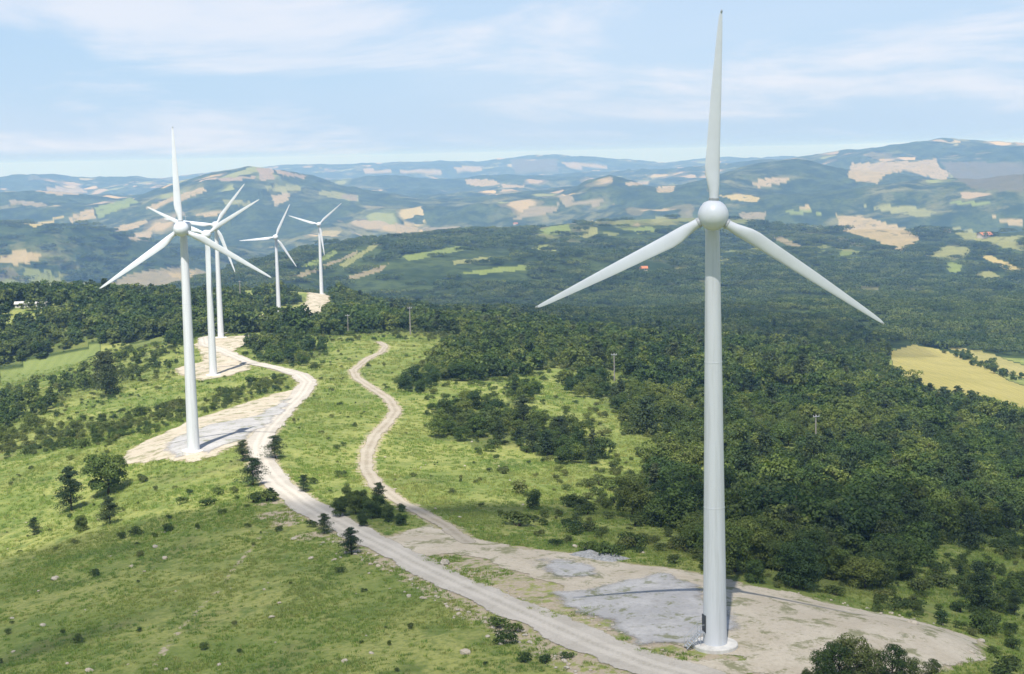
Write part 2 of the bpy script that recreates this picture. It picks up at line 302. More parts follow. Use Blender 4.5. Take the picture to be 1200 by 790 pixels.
# ------------------------------------------------------------------ materials
def newmat(name, rough=0.9, spec=0.2):
    m = bpy.data.materials.new(name); m.use_nodes = True
    b = m.node_tree.nodes['Principled BSDF']; b.inputs['Roughness'].default_value = rough
    b.inputs['Specular IOR Level'].default_value = spec
    return m, m.node_tree.nodes, m.node_tree.links, b
class G:
    def __init__(s, m): s.n = m.node_tree.nodes; s.l = m.node_tree.links
    def pos(s): return s.n.new('ShaderNodeNewGeometry').outputs['Position']
    def obj(s): return s.n.new('ShaderNodeTexCoord').outputs['Object']
    def attr(s, name):
        a = s.n.new('ShaderNodeAttribute'); a.attribute_name = name; return a
    def noise(s, vec, scale, detail=4, rough=0.55, dist=0.0):
        n = s.n.new('ShaderNodeTexNoise'); n.inputs['Scale'].default_value = scale; n.inputs['Detail'].default_value = detail
        n.inputs['Roughness'].default_value = rough; n.inputs['Distortion'].default_value = dist; s.l.new(vec, n.inputs['Vector']); return n.outputs[0]
    def voro(s, vec, scale):
        n = s.n.new('ShaderNodeTexVoronoi'); n.inputs['Scale'].default_value = scale; s.l.new(vec, n.inputs['Vector']); return n
    def ramp(s, x, a, b, lo=0.0, hi=1.0):
        m = s.n.new('ShaderNodeMapRange'); m.interpolation_type = 'SMOOTHSTEP'
        for k, v in zip(('From Min', 'From Max', 'To Min', 'To Max'), (a, b, lo, hi)): m.inputs[k].default_value = v
        s.l.new(x, m.inputs[0]); return m.outputs[0]
    def math(s, op, a, b=None, clamp=False):
        n = s.n.new('ShaderNodeMath'); n.operation = op; n.use_clamp = clamp
        for i, x in enumerate((a, b)):
            if x is None: continue
            if isinstance(x, (int, float)): n.inputs[i].default_value = x
            else: s.l.new(x, n.inputs[i])
        return n.outputs[0]
    def mix(s, f, a, b, mode='MIX'):
        n = s.n.new('ShaderNodeMixRGB'); n.blend_type = mode
        for i, x in enumerate((f, a, b)):
            if isinstance(x, (int, float)): n.inputs[i].default_value = x
            elif isinstance(x, tuple): n.inputs[i].default_value = (*x[:3], 1)
            else: s.l.new(x, n.inputs[i])
        return n.outputs[0]
    def bump(s, h, strength, dist, bsdf):
        n = s.n.new('ShaderNodeBump'); n.inputs['Strength'].default_value = strength; n.inputs['Distance'].default_value = dist
        s.l.new(h, n.inputs['Height']); s.l.new(n.outputs[0], bsdf.inputs['Normal'])
MAT = {}
def terrain_mat():
    m, n, l, b = newmat('hillside_ground', 0.95, 0.1); g = G(m); P = g.pos()
    lc = g.attr('cover').outputs['Color']; kind = g.attr('cover_kind').outputs['Fac']      # 0 grass, 1 wood floor, 2 field
    n1 = g.noise(P, 0.035, 5, 0.6); n2 = g.noise(P, 0.16, 5, 0.6, 0.3); n3 = g.noise(P, 1.1, 5, 0.7); n4 = g.noise(P, 0.6, 3, 0.6)
    grass = g.mix(g.ramp(n1, 0.36, 0.64), (.175, .215, .056), (.295, .305, .095))
    grass = g.mix(g.ramp(n2, 0.46, 0.70), grass, (.115, .165, .038))
    grass = g.mix(g.ramp(n4, 0.52, 0.72, 0, 0.55), grass, (.32, .305, .12))
    grass = g.mix(g.ramp(n3, 0.42, 0.66, 0, 0.65), grass, (.105, .150, .036))
    dry = g.math('MULTIPLY', g.ramp(g.noise(P, 0.05, 4, 0.6), 0.56, 0.72), 0.40)
    grass = g.mix(dry, grass, (.16, .135, .07))
    bare = g.attr('bare').outputs['Fac']
    bare = g.ramp(g.math('ADD', bare, g.math('MULTIPLY', g.math('SUBTRACT', g.noise(P, 0.55, 5, 0.7), 0.5), 1.3)), 0.42, 0.62)
    soil = g.mix(g.noise(P, 1.6, 4, 0.7), (.30, .235, .15), (.50, .43, .33))
    grass = g.mix(bare, grass, soil)
    f0 = g.noise(P, 0.0022, 6, 0.6); f1 = g.noise(P, 0.011, 6, 0.68); f2 = g.noise(P, 0.05, 4, 0.65)
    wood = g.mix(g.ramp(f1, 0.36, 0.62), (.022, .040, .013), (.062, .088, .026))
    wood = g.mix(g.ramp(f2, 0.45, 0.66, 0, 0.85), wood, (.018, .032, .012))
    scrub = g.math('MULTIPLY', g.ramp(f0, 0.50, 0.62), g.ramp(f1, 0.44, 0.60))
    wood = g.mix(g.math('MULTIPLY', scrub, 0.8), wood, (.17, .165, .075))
    # farmland beyond the ridge: irregular plots, most of them wooded or pasture
    w1 = n.new('ShaderNodeTexNoise'); w1.inputs['Scale'].default_value = 0.004; w1.inputs['Detail'].default_value = 4; l.new(P, w1.inputs['Vector'])
    wv = n.new('ShaderNodeVectorMath'); wv.operation = 'MULTIPLY_ADD'; wv.inputs[1].default_value = (170, 170, 0); l.new(w1.outputs['Color'], wv.inputs[0]); l.new(P, wv.inputs[2])
    mp = n.new('ShaderNodeMapping'); mp.inputs['Scale'].default_value = (1 / 120, 1 / 210, 0); mp.inputs['Rotation'].default_value = (0, 0, 0.5); l.new(wv.outputs[0], mp.inputs[0])
    vo = g.voro(mp.outputs[0], 1.0); sc = n.new('ShaderNodeSeparateColor'); l.new(vo.outputs['Color'], sc.inputs[0])
    plotf = g.math('GREATER_THAN', g.math('ADD', sc.outputs[0], g.ramp(g.noise(P, 0.0011, 4, 0.6), 0.42, 0.66, -0.22, 0.19)), 0.77)
    plotf = g.math('MULTIPLY', plotf, g.attr('farmland').outputs['Fac'])
    pc = g.mix(g.ramp(sc.outputs[1], 0.2, 0.45), (.32, .25, .13), (.20, .22, .075)); pc = g.mix(g.ramp(sc.outputs[1], 0.6, 0.75), pc, (.30, .235, .14)); pc = g.mix(g.ramp(sc.outputs[2], 0.8, 0.9), pc, (.42, .32, .16))
    hedge = g.ramp(vo.outputs['Distance'], 0.42, 0.60, 1, 0.25)
    wood = g.mix(g.math('MULTIPLY', plotf, hedge), wood, pc)
    field = g.mix(g.ramp(g.noise(P, 0.02, 5, 0.65), 0.3, 0.7, 0, 0.55), lc, g.mix(1.0, lc, (.66, .70, .60), 'MULTIPLY'))
    field = g.mix(g.ramp(g.noise(P, 0.35, 4, 0.6), 0.45, 0.75, 0, 0.25), field, (.16, .17, .06))
    wav = n.new('ShaderNodeTexWave'); wav.inputs['Scale'].default_value = 0.055; wav.inputs['Distortion'].default_value = 5.0; wav.inputs['Detail'].default_value = 3; wav.inputs['Detail Scale'].default_value = 0.35; l.new(P, wav.inputs['Vector'])
    field = g.mix(g.ramp(wav.outputs['Fac'], 0.35, 0.8, 0, 0.30), field, g.mix(1.0, field, (.70, .78, .62), 'MULTIPLY'))
    specks = g.math('MULTIPLY', g.ramp(g.noise(P, 0.03, 3, 0.7), 0.60, 0.66), g.attr('farmland').outputs['Fac'])
    field = g.mix(g.math('MULTIPLY', specks, 0.75), field, (.05, .065, .025))
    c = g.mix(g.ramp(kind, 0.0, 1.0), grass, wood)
    c = g.mix(g.ramp(kind, 1.2, 1.8), c, field)
    l.new(c, b.inputs['Base Color'])
    g.bump(g.math('ADD', g.math('MULTIPLY', n3, 0.6), n4), 0.9, 0.5, b)
    return m
def sheet_mat(name, c1, c2, c3, edge, rut=False, weeds=0.0, fine=2.0, soft=0.12):
    m, n, l, b = newmat(name, 0.95, 0.15); g = G(m); P = g.pos()
    n1 = g.noise(P, 0.12, 5, 0.6); n2 = g.noise(P, fine, 5, 0.75); n3 = g.noise(P, 0.5, 4, 0.65)
    c = g.mix(g.ramp(n1, 0.35, 0.65), c1, c2); c = g.mix(g.ramp(n2, 0.4, 0.75, 0, 0.55), c, c3)
    c = g.mix(g.ramp(n3, 0.55, 0.75, 0, 0.4), c, g.mix(1.0, c, (.72, .70, .66), 'MULTIPLY'))
    if rut:
        ac = g.attr('across').outputs['Fac']
        d = g.math('ABSOLUTE', g.math('SUBTRACT', ac, 0.95))
        r = g.ramp(g.math('ADD', d, g.math('MULTIPLY', g.math('SUBTRACT', n3, 0.5), 0.5)), 0.2, 0.75, 1, 0)
        c = g.mix(g.math('MULTIPLY', r, 0.40), c, tuple(min(0.75, x * 1.22) for x in c2))
        mid = g.ramp(g.math('ADD', ac, g.math('MULTIPLY', g.math('SUBTRACT', n2, 0.5), 0.8)), 0.0, 0.42, 1, 0)
        c = g.mix(g.math('MULTIPLY', mid, 0.22), c, (.24, .22, .14))
    if weeds:
        w = g.ramp(g.math('ADD', g.noise(P, 0.22, 5, 0.7, 0.5), g.math('MULTIPLY', n2, 0.25)), 0.70 - weeds, 0.80 - weeds * 0.6)
        c = g.mix(g.math('MULTIPLY', w, 0.75), c, (.15, .16, .06))
    l.new(c, b.inputs['Base Color'])
    g.bump(g.math('ADD', n2, g.math('MULTIPLY', n3, 1.5)), 0.6, 0.25, b)
    e = g.attr('edge').outputs['Fac']
    jag = g.math('ADD', g.math('MULTIPLY', g.math('SUBTRACT', g.noise(P, 0.45, 5, 0.7), 0.5), 2.6 * edge), g.math('MULTIPLY', g.math('SUBTRACT', g.noise(P, 3.0, 3, 0.7), 0.5), 0.9 * edge))
    a = g.ramp(g.math('ADD', e, jag), -soft, soft, 1, 0)
    tr = n.new('ShaderNodeBsdfTransparent'); mx = n.new('ShaderNodeMixShader')
    l.new(a, mx.inputs[0]); l.new(tr.outputs[0], mx.inputs[1]); l.new(b.outputs[0], mx.inputs[2]); l.new(mx.outputs[0], n['Material Output'].inputs[0])
    return m
def leaf_mat(name, a, b_, c, trans=0.3):
    m, n, l, b = newmat(name, 0.7, 0.25); g = G(m)
    rnd = n.new('ShaderNodeObjectInfo').outputs['Random']
    isl = n.new('ShaderNodeNewGeometry').outputs['Random Per Island']
    cc = g.mix(g.ramp(rnd, 0.0, 1.0), a, b_)
    cc = g.mix(g.ramp(rnd, 0.76, 0.90, 0, 0.75), cc, c)
    pn = g.noise(g.pos(), 0.022, 3, 0.6)
    cc = g.mix(g.ramp(pn, 0.42, 0.66, 0, 0.55), cc, c); cc = g.mix(g.ramp(g.noise(g.pos(), 0.05, 2, 0.5), 0.52, 0.66, 0, 0.5), cc, tuple(x * f_ for x, f_ in zip(a, (.75, .85, 1.15))))
    cc = g.mix(1.0, cc, g.mix(isl, (.62, .62, .62), (1.35, 1.35, 1.25)), 'MULTIPLY')
    l.new(cc, b.inputs['Base Color'])
    t = n.new('ShaderNodeBsdfTranslucent'); l.new(g.mix(1.0, cc, (1.25, 1.5, .7), 'MULTIPLY'), t.inputs[0])
    mx = n.new('ShaderNodeMixShader'); mx.inputs[0].default_value = trans
    l.new(b.outputs[0], mx.inputs[1]); l.new(t.outputs[0], mx.inputs[2]); l.new(mx.outputs[0], n['Material Output'].inputs[0])
    return m
def plain_mat(name, c, rough=0.6, spec=0.4, var=0.12, scale=0.6):
    m, n, l, b = newmat(name, rough, spec); g = G(m); o = g.obj()
    v = g.noise(o, scale, 5, 0.6)
    l.new(g.mix(g.ramp(v, 0.3, 0.7), tuple(x * (1 - var) for x in c), tuple(min(1, x * (1 + var)) for x in c)), b.inputs['Base Color'])
    return m
def tower_mat():
    m, n, l, b = newmat('painted_steel', 0.42, 0.4); g = G(m); o = g.obj()
    mp = n.new('ShaderNodeMapping'); mp.inputs['Scale'].default_value = (1.2, 1.2, 0.06); l.new(o, mp.inputs[0])
    st = g.noise(mp.outputs[0], 1.5, 5, 0.65)
    c = g.mix(g.ramp(st, 0.42, 0.72, 0, 0.75), (.61, .625, .65), (.49, .50, .51))
    l.new(c, b.inputs['Base Color']); return m
def rock_mat():
    m, n, l, b = newmat('limestone', 0.9, 0.2); g = G(m); o = g.obj()
    rnd = n.new('ShaderNodeObjectInfo').outputs['Random']
    c = g.mix(g.ramp(g.noise(o, 2.5, 5, 0.7), 0.3, 0.7), (.26, .23, .18), (.50, .46, .39))
    c = g.mix(g.math('MULTIPLY', rnd, 0.4), c, (.50, .40, .28))
    l.new(c, b.inputs['Base Color']); g.bump(g.noise(o, 6, 4, 0.7), 0.5, 0.1, b); return m
MAT['terrain'] = terrain_mat()
MAT['road'] = sheet_mat('gravel_road_surface', (.41, .375, .32), (.49, .45, .39), (.31, .275, .225), 0.6, rut=True, fine=2.5)
MAT['track'] = sheet_mat('dirt_track_surface', (.31, .265, .20), (.39, .345, .275), (.235, .20, .14), 0.5, rut=True, fine=2.5)
MAT['apron'] = sheet_mat('bare_earth', (.45, .39, .30), (.52, .46, .365), (.34, .29, .21), 1.2, weeds=0.075, fine=1.6)
MAT['gravel'] = sheet_mat('grey_gravel', (.36, .35, .34), (.46, .445, .425), (.27, .26, .25), 1.3, fine=1.4, weeds=0.05, soft=1.1)
MAT['leaf'] = leaf_mat('broadleaf_foliage', (.038, .070, .021), (.085, .132, .031), (.15, .175, .045), 0.32)
MAT['leaf_far'] = leaf_mat('far_foliage', (.036, .064, .020), (.082, .122, .033), (.14, .165, .05), 0.30)
MAT['leaf2'] = leaf_mat('shrub_foliage', (.045, .078, .019), (.10, .14, .032), (.14, .15, .05), 0.30)
MAT['needle'] = leaf_mat('pine_needles', (.030, .055, .022), (.055, .085, .032), (.075, .09, .04), 0.18)
MAT['grass'] = leaf_mat('grass_blades', (.18, .26, .06), (.29, .34, .10), (.34, .32, .13), 0.42)
MAT['bark'] = plain_mat('bark', (.075, .058, .042), 0.95, 0.1, 0.3, 3)
MAT['steel'] = tower_mat()
MAT['glass_fibre'] = plain_mat('blade_gelcoat', (.60, .625, .66), 0.38, 0.4, 0.04, 0.3)
MAT['concrete'] = plain_mat('concrete', (.60, .575, .53), 0.9, 0.2, 0.14, 0.9)
MAT['metal'] = plain_mat('galvanised_steel', (.36, .38, .40), 0.5, 0.5, 0.15, 2)
MAT['dark'] = plain_mat('dark_cavity', (.06, .065, .07), 0.7, 0.3, 0.1, 1)
MAT['polewood'] = plain_mat('weathered_pole', (.24, .225, .20), 0.9, 0.2, 0.2, 2)
MAT['wirewhite'] = plain_mat('porcelain', (.55, .55, .53), 0.3, 0.5, 0.05, 2)
MAT['rock'] = rock_mat()
MAT['roof'] = plain_mat('roof_tiles', (.42, .165, .075), 0.9, 0.2, 0.2, 0.5)
MAT['wall'] = plain_mat('rendered_wall', (.55, .48, .38), 0.9, 0.2, 0.1, 0.5)
MAT['whitewall'] = plain_mat('white_sheet', (.50, .49, .47), 0.7, 0.3, 0.08, 0.5)

# ------------------------------------------------------------------ mesh helpers
def mesh_from(name, verts, faces, mat=None, smooth_=False, attrs=None):
    me = bpy.data.meshes.new(name)
    verts = np.asarray(verts, np.float32)
    if isinstance(faces, np.ndarray):
        k = faces.shape[1]; nf = len(faces)
        me.vertices.add(len(verts)); me.vertices.foreach_set('co', verts.ravel())
        me.loops.add(nf * k); me.loops.foreach_set('vertex_index', faces.astype(np.int32).ravel())
        me.polygons.add(nf); me.polygons.foreach_set('loop_start', np.arange(0, nf * k, k, dtype=np.int32))
        me.update(calc_edges=True)
    else:
        me.from_pydata([tuple(map(float, v)) for v in verts], [], faces); me.update()
    if smooth_: me.polygons.foreach_set('use_smooth', np.ones(len(me.polygons), bool))
    if mat is not None: me.materials.append(mat)
    for k, a in (attrs or {}).items():
        a = np.asarray(a, np.float32)
        if a.ndim == 2:
            at = me.attributes.new(k, 'FLOAT_COLOR', 'POINT'); at.data.foreach_set('color', np.concatenate([a, np.ones((len(a), 1), np.float32)], 1).ravel())
        else:
            at = me.attributes.new(k, 'FLOAT', 'POINT'); at.data.foreach_set('value', a)
    return me
def link(name, data, parent=None, loc=None, rot=None, scale=None):
    o = bpy.data.objects.new(name, data); col.objects.link(o)
    if parent is not None: o.parent = parent
    if loc is not None: o.location = loc
    if rot is not None: o.rotation_euler = rot
    if scale is not None: o.scale = (scale,) * 3 if np.isscalar(scale) else scale
    return o
def tag(o, label=None, cat=None, group=None, kind=None):
    if label: o['label'] = label
    if cat: o['category'] = cat
    if group: o['group'] = group
    if kind: o['kind'] = kind
    return o
def structure(o): o['kind'] = 'structure'; return o
class MB:
    """collects shapes into one mesh"""
    def __init__(s): s.v = []; s.f = []
    def add(s, v, f):
        k = len(s.v); s.v += [tuple(map(float, p)) for p in v]; s.f += [tuple(i + k for i in q) for q in f]
    def box(s, x0, x1, y0, y1, z0, z1):
        s.add([(x0, y0, z0), (x1, y0, z0), (x1, y1, z0), (x0, y1, z0), (x0, y0, z1), (x1, y0, z1), (x1, y1, z1), (x0, y1, z1)],
              [(0, 3, 2, 1), (4, 5, 6, 7), (0, 1, 5, 4), (1, 2, 6, 5), (2, 3, 7, 6), (3, 0, 4, 7)])
    def tube(s, pts, rad, n=8):
        pts = [Vector(p) for p in pts]; rad = [rad] * len(pts) if np.isscalar(rad) else list(rad)
        V = []; Fc = []
        for i, p in enumerate(pts):
            d = (pts[min(i + 1, len(pts) - 1)] - pts[max(i - 1, 0)]).normalized()
            a = d.orthogonal().normalized() if i == 0 else (a - d * a.dot(d)).normalized()
            b = d.cross(a)
            for k in range(n):
                t = 2 * math.pi * k / n; V.append(p + (a * math.cos(t) + b * math.sin(t)) * rad[i])
        for i in range(len(pts) - 1):
            for k in range(n):
                Fc.append((i * n + k, i * n + (k + 1) % n, (i + 1) * n + (k + 1) % n, (i + 1) * n + k))
        Fc.append(tuple(range(n - 1, -1, -1))); Fc.append(tuple((len(pts) - 1) * n + k for k in range(n)))
        s.add(V, Fc)
    def lathe(s, prof, n=32, axis='Z'):
        V = []; Fc = []
        for r, z in prof:
            for k in range(n):
                t = 2 * math.pi * k / n
                V.append((r * math.cos(t), r * math.sin(t), z) if axis == 'Z' else (r * math.cos(t), z, -r * math.sin(t)) )
        m = len(prof)
        for i in range(m - 1):
            for k in range(n): Fc.append((i * n + k, i * n + (k + 1) % n, (i + 1) * n + (k + 1) % n, (i + 1) * n + k))
        Fc.append(tuple(range(n - 1, -1, -1))); Fc.append(tuple((m - 1) * n + k for k in range(n)))
        s.add(V, Fc)
    def mesh(s, name, mat, smooth_=False):
        me = mesh_from(name, s.v, s.f, mat, smooth_)
        return me
def auto_smooth(me, ang=40):
    me.polygons.foreach_set('use_smooth', np.ones(len(me.polygons), bool))
    bm = bmesh.new(); bm.from_mesh(me)
    for e in bm.edges:
        if len(e.link_faces) == 2 and e.calc_face_angle(0) > math.radians(ang): e.smooth = False
    bm.to_mesh(me); bm.free(); return me

# ------------------------------------------------------------------ the ground, one sheet to the horizon
th_in = np.linspace(-0.375, 0.375, 861); th_out = np.linspace(0.375, 2 * math.pi - 0.375, 72)[1:-1]
TH = np.concatenate([th_in, th_out]); NT = len(TH)
RR = np.concatenate([np.linspace(15, 150, 14)[:-1], np.geomspace(150, 2000, 250)[:-1], np.geomspace(2000, 12000, 330)[:-1], np.geomspace(12000, 48000, 110)]); NR = len(RR)
gx = np.outer(RR, np.sin(TH)).ravel(); gy = np.outer(RR, np.cos(TH)).ravel()
gsd = np.full(gx.shape, 1e9); nearm = np.hypot(gx, gy) < 1600
gsd[nearm] = hard_sd(gx[nearm], gy[nearm])
gz = height(gx, gy, gsd)
gr = np.hypot(gx, gy)
gu, gv, gdep = project(np.stack([gx, gy, gz], 1))
front = gdep > 1
bu = gu.copy(); bv = gv.copy()
jit = 2.2
ju = bu + (fbm(gx / np.maximum(gr, 1) * 900, np.log(gr) * 700, 6, 3, 41) - 0.5) * 2 * jit
jv = bv + (fbm(gx / np.maximum(gr, 1) * 900, np.log(gr) * 700, 6, 3, 47) - 0.5) * jit
cover = np.tile(np.array([[.1, .12, .03]]), (len(gx), 1)); ckind = np.where(gr > 1250, 1.0, 0.0); bare = np.zeros(len(gx))
def cover_woods(u, v, r):
    """0 open .. 1 wood for the country within 1300 m"""
    w = np.zeros(np.shape(u))
    for _, P, den, hh, pc in WOODS: w = np.where(in_poly(u, v, P), np.maximum(w, den), w)
    for P in OPEN: w = np.where(in_poly(u, v, P), w * 0.12, w)
    return w
nm = front & (gr < 1300)
ckind[nm] = np.clip(cover_woods(bu[nm] + (fbm(gx[nm], gy[nm], 14, 3, 121) - .5) * 26, bv[nm] + (fbm(gx[nm], gy[nm], 14, 3, 127) - .5) * 14, gr[nm]) * .75 - .1, 0, 1)
ckind = np.where((gr > 1250) | ~front, np.maximum(ckind, smooth(1000, 1300, gr)), ckind)
farmland = smooth(2900, 4000, gr)
clr = front & (gr > 2700) & (gr < 4200) & (fbm(gx, gy, 300, 4, 111) > .635 - .03 * smooth(1350, 3000, gr)) & (fbm(gx, gy, 60, 2, 113) > .36)
ckind[clr] = 2.0; cover[clr] = (np.array(LG)[None] * (1 - hash2(gx[clr] // 170, gy[clr] // 170, 9)[:, None]) + np.array(PG)[None] * hash2(gx[clr] // 170, gy[clr] // 170, 9)[:, None]) * .8
for P, c in FIELDS:
    us = [p[0] for p in P]; vs = [p[1] for p in P]
    sel = np.where(front & (gr > 1500) & (gu > min(us) - 6) & (gu < max(us) + 6) & (gv > min(vs) - 6) & (gv < max(vs) + 6))[0]
    ins = sel[in_poly(ju[sel], jv[sel], P)]
    ckind[ins] = 2.0; cover[ins] = c
for P, c in NEARF:
    ins = np.where(nm & in_poly(bu, bv, P))[0]; ckind[ins] = 2.0; cover[ins] = c
bare = np.where(gr < 1500, 0.55 * (1 - smooth(0.0, 3.2, gsd)), 0.0)
d_, _ = dist_segs(gx[nearm], gy[nearm], GPATH); bare[nearm] = np.maximum(bare[nearm], 0.50 * (1 - smooth(0.2, 1.7, d_)))
isl = sd_poly(gx[nearm], gy[nearm], ISLE); bare[nearm] = np.maximum(bare[nearm], 0.50 * (1 - smooth(-1.5, 1.5, isl)))
rl, rp = dist_segs(gx[nearm], gy[nearm], ROAD[:7])      # stony verge below the road
verge = pxs([(395, 628), (440, 650), (520, 695), (600, 740), (660, 772), (720, 800)])
vd, _ = dist_segs(gx[nearm], gy[nearm], verge); bare[nearm] = np.maximum(bare[nearm], 0.56 * (1 - smooth(1.0, 6.5, vd)))
for (u0, v0, rad) in ((322, 604, 7), (335, 612, 6), (362, 628, 5), (312, 590, 4)):
    Pq = px_ground(u0, v0); bare[nearm] = np.maximum(bare[nearm], 0.68 * (1 - smooth(rad * .4, rad, np.hypot(gx[nearm] - Pq[0], gy[nearm] - Pq[1]))))
idx = np.arange(NR * NT).reshape(NR, NT)
a = idx[:-1]; b = idx[1:]
quads = np.stack([a, np.roll(a, -1, 1), np.roll(b, -1, 1), b], -1).reshape(-1, 4)
# wind so that normals point up (theta runs clockwise seen from above)
quads = quads[:, ::-1]
gverts = np.stack([gx, gy, gz], 1)
me = mesh_from('ground', gverts, quads, MAT['terrain'], True, {'cover': cover, 'cover_kind': ckind, 'bare': bare, 'farmland': farmland})
ground = structure(link('ground', me))
# heights on the built sheet (bilinear in the sheet's own grid) so that things stand on it
GZ = gz.reshape(NR, NT)
def sheet_h(x, y):
    x = np.atleast_1d(np.asarray(x, float)); y = np.atleast_1d(np.asarray(y, float))
    th = np.arctan2(x, y); r = np.hypot(x, y)
    ti = np.clip((th - th_in[0]) / (th_in[1] - th_in[0]), 0, len(th_in) - 1.001)
    ri = np.clip(np.interp(r, RR, np.arange(NR)), 0, NR - 1.001)
    t0 = ti.astype(int); r0 = ri.astype(int); ft = ti - t0; fr = ri - r0
    return (GZ[r0, t0] * (1 - ft) + GZ[r0, t0 + 1] * ft) * (1 - fr) + (GZ[r0 + 1, t0] * (1 - ft) + GZ[r0 + 1, t0 + 1] * ft) * fr

# ------------------------------------------------------------------ roads, tracks and pads as draped sheets
def drape(name, bounds, cellsize, sdfn, mat, lift, margin=2.4, ragged=4.5):
    x0, x1, y0, y1 = bounds
    nx = int((x1 - x0) / cellsize) + 1; ny = int((y1 - y0) / cellsize) + 1
    X, Y = np.meshgrid(x0 + np.arange(nx) * cellsize, y0 + np.arange(ny) * cellsize)
    sd, ac = sdfn(X, Y)
    sd = sd + (fbm(X, Y, 7, 3, 131) - .5) * ragged
    keepv = sd < margin
    c = keepv[:-1, :-1] | keepv[1:, :-1] | keepv[:-1, 1:] | keepv[1:, 1:]
    I = np.arange(nx * ny).reshape(ny, nx)
    q = np.stack([I[:-1, :-1][c], I[:-1, 1:][c], I[1:, 1:][c], I[1:, :-1][c]], 1)
    used, inv = np.unique(q, return_inverse=True)
    q = inv.reshape(q.shape)
    x = X.ravel()[used]; y = Y.ravel()[used]; r = np.hypot(x, y)
    z = sheet_h(x, y) + lift * (0.6 + r / 330.0)
    me = mesh_from(name, np.stack([x, y, z], 1), q, mat, True, {'edge': sd.ravel()[used], 'across': ac.ravel()[used]})
    return structure(link(name, me))
def bnd(P, m=3):
    P = np.array(P); return (P[:, 0].min() - m, P[:, 0].max() + m, P[:, 1].min() - m, P[:, 1].max() + m)
def sd_line(P, W_):
    def fn(X, Y):
        d, pos = dist_segs(X, Y, P); w = np.interp(pos, np.arange(len(P)), W_) if not np.isscalar(W_) else W_
        return d - w, d
    return fn
def sd_area(P, hole=None):
    def fn(X, Y):
        s = sd_poly(X, Y, P)
        if hole is not None: s = np.maximum(s, -sd_poly(X, Y, hole))
        return s, np.zeros_like(s) + 9
    return fn
drape('bare_earth_apron', bnd(APRON), 0.6, sd_area(APRON, ISLE), MAT['apron'], 0.05)
drape('bare_earth_pad', bnd(PAD2), 0.9, sd_area(PAD2), MAT['apron'], 0.05)
drape('bare_earth_pad', bnd(PAD3), 1.2, sd_area(PAD3), MAT['apron'], 0.06)
drape('bare_earth_pad', bnd(PAD5), 1.6, sd_area(PAD5), MAT['apron'], 0.08)
drape('dirt_track', bnd(TRACK), 0.6, sd_line(TRACK, 1.6), MAT['track'], 0.07, ragged=1.6)
drape('gravel_road', bnd(ROAD), 0.6, sd_line(ROAD, ROAD_W), MAT['road'], 0.09, ragged=2.0)
for P in GRAVEL: drape('gravel_hardstanding', bnd(P), 0.6, sd_area(P), MAT['gravel'], 0.11)
drape('gravel_hardstanding', bnd(GRAVEL2), 0.9, sd_area(GRAVEL2), MAT['gravel'], 0.11)

# ------------------------------------------------------------------ wind turbines
def blade_mesh():
    st = [(0.0, 1.15, 1.0, 0), (0.6, 1.15, 1.0, 0), (1.4, 1.25, .9, 10), (2.4, 1.55, .68, 14), (3.6, 1.80, .48, 13), (4.8, 1.83, .37, 11), (7.5, 1.64, .26, 8.5), (11, 1.46, .22, 6), (14.5, 1.28, .20, 4), (18, 1.02, .18, 2.5), (21.5, .76, .17, 1.4), (24.0, .55, .16, .6), (25.2, .40, .16, .2), (25.8, .22, .18, 0), (26.0, .06, .3, 0)]
    n = 20; V = []; Fc = []
    for z, c, tr, tw in st:
        f = min(1, max(0, (z - 0.6) / 3.6)); tw = math.radians(tw + 4)
        for k in range(n):
            t = 2 * math.pi * k / n
            ca, sa = math.cos(t), math.sin(t)
            # round root blending to an aerofoil, leading edge at +x
            xr, yr = ca * 0.5, sa * 0.5
            xa = ca * 0.5 - 0.20; ya = sa * 0.5 * (0.35 + 0.65 * (0.5 + 0.5 * ca) ** 0.7)
            x = (xr * (1 - f) + xa * f) * c; y = (yr * (1 - f) + ya * f) * c * tr if f > 0 else yr * c
            V.append((x * math.cos(tw) - y * math.sin(tw), x * math.sin(tw) + y * math.cos(tw), z))
    m = len(st)
    for i in range(m - 1):
        for k in range(n): Fc.append((i * n + k, i * n + (k + 1) % n, (i + 1) * n + (k + 1) % n, (i + 1) * n + k))
    Fc.append(tuple(range(n - 1, -1, -1))); Fc.append(tuple((m - 1) * n + k for k in range(n)))
    return auto_smooth(mesh_from('blade', V, Fc, MAT['glass_fibre']), 50)
bl_me = blade_mesh()
mb = MB(); mb.lathe([(.60, -0.18), (.64, -.1), (.64, .12), (.60, .16)], 24); collar_me = auto_smooth(mb.mesh('blade_collar', MAT['metal']))
mb = MB(); mb.lathe([(.055, 25.62), (.13, 25.68), (.10, 26.0), (.03, 26.06)], 10); tip_me = mb.mesh('blade_tip', MAT['metal'], True)
def tower_mesh():
    m_ = MB(); prof = []
    for z0, z1 in ((0.3, 18.0), (18.0, 36.5), (36.5, 53.55)):
        for z in np.linspace(z0, z1, 5): prof.append((1.52 - 0.64 * (z / 53.5) ** 1.05, z))
        if z1 < 50:
            r = 1.52 - 0.64 * (z1 / 53.5) ** 1.05; prof += [(r + .02, z1 + .01), (r + .02, z1 + .10), (r, z1 + .11)]
    m_.lathe(prof, 48); return auto_smooth(m_.mesh('tower', MAT['steel']), 60)
tower_me = tower_mesh()
mb = MB(); mb.lathe([(2.9, -1.2), (2.9, 0.18), (2.82, 0.30), (1.45, 0.31)], 40); found_me = auto_smooth(mb.mesh('foundation', MAT['concrete']), 30)
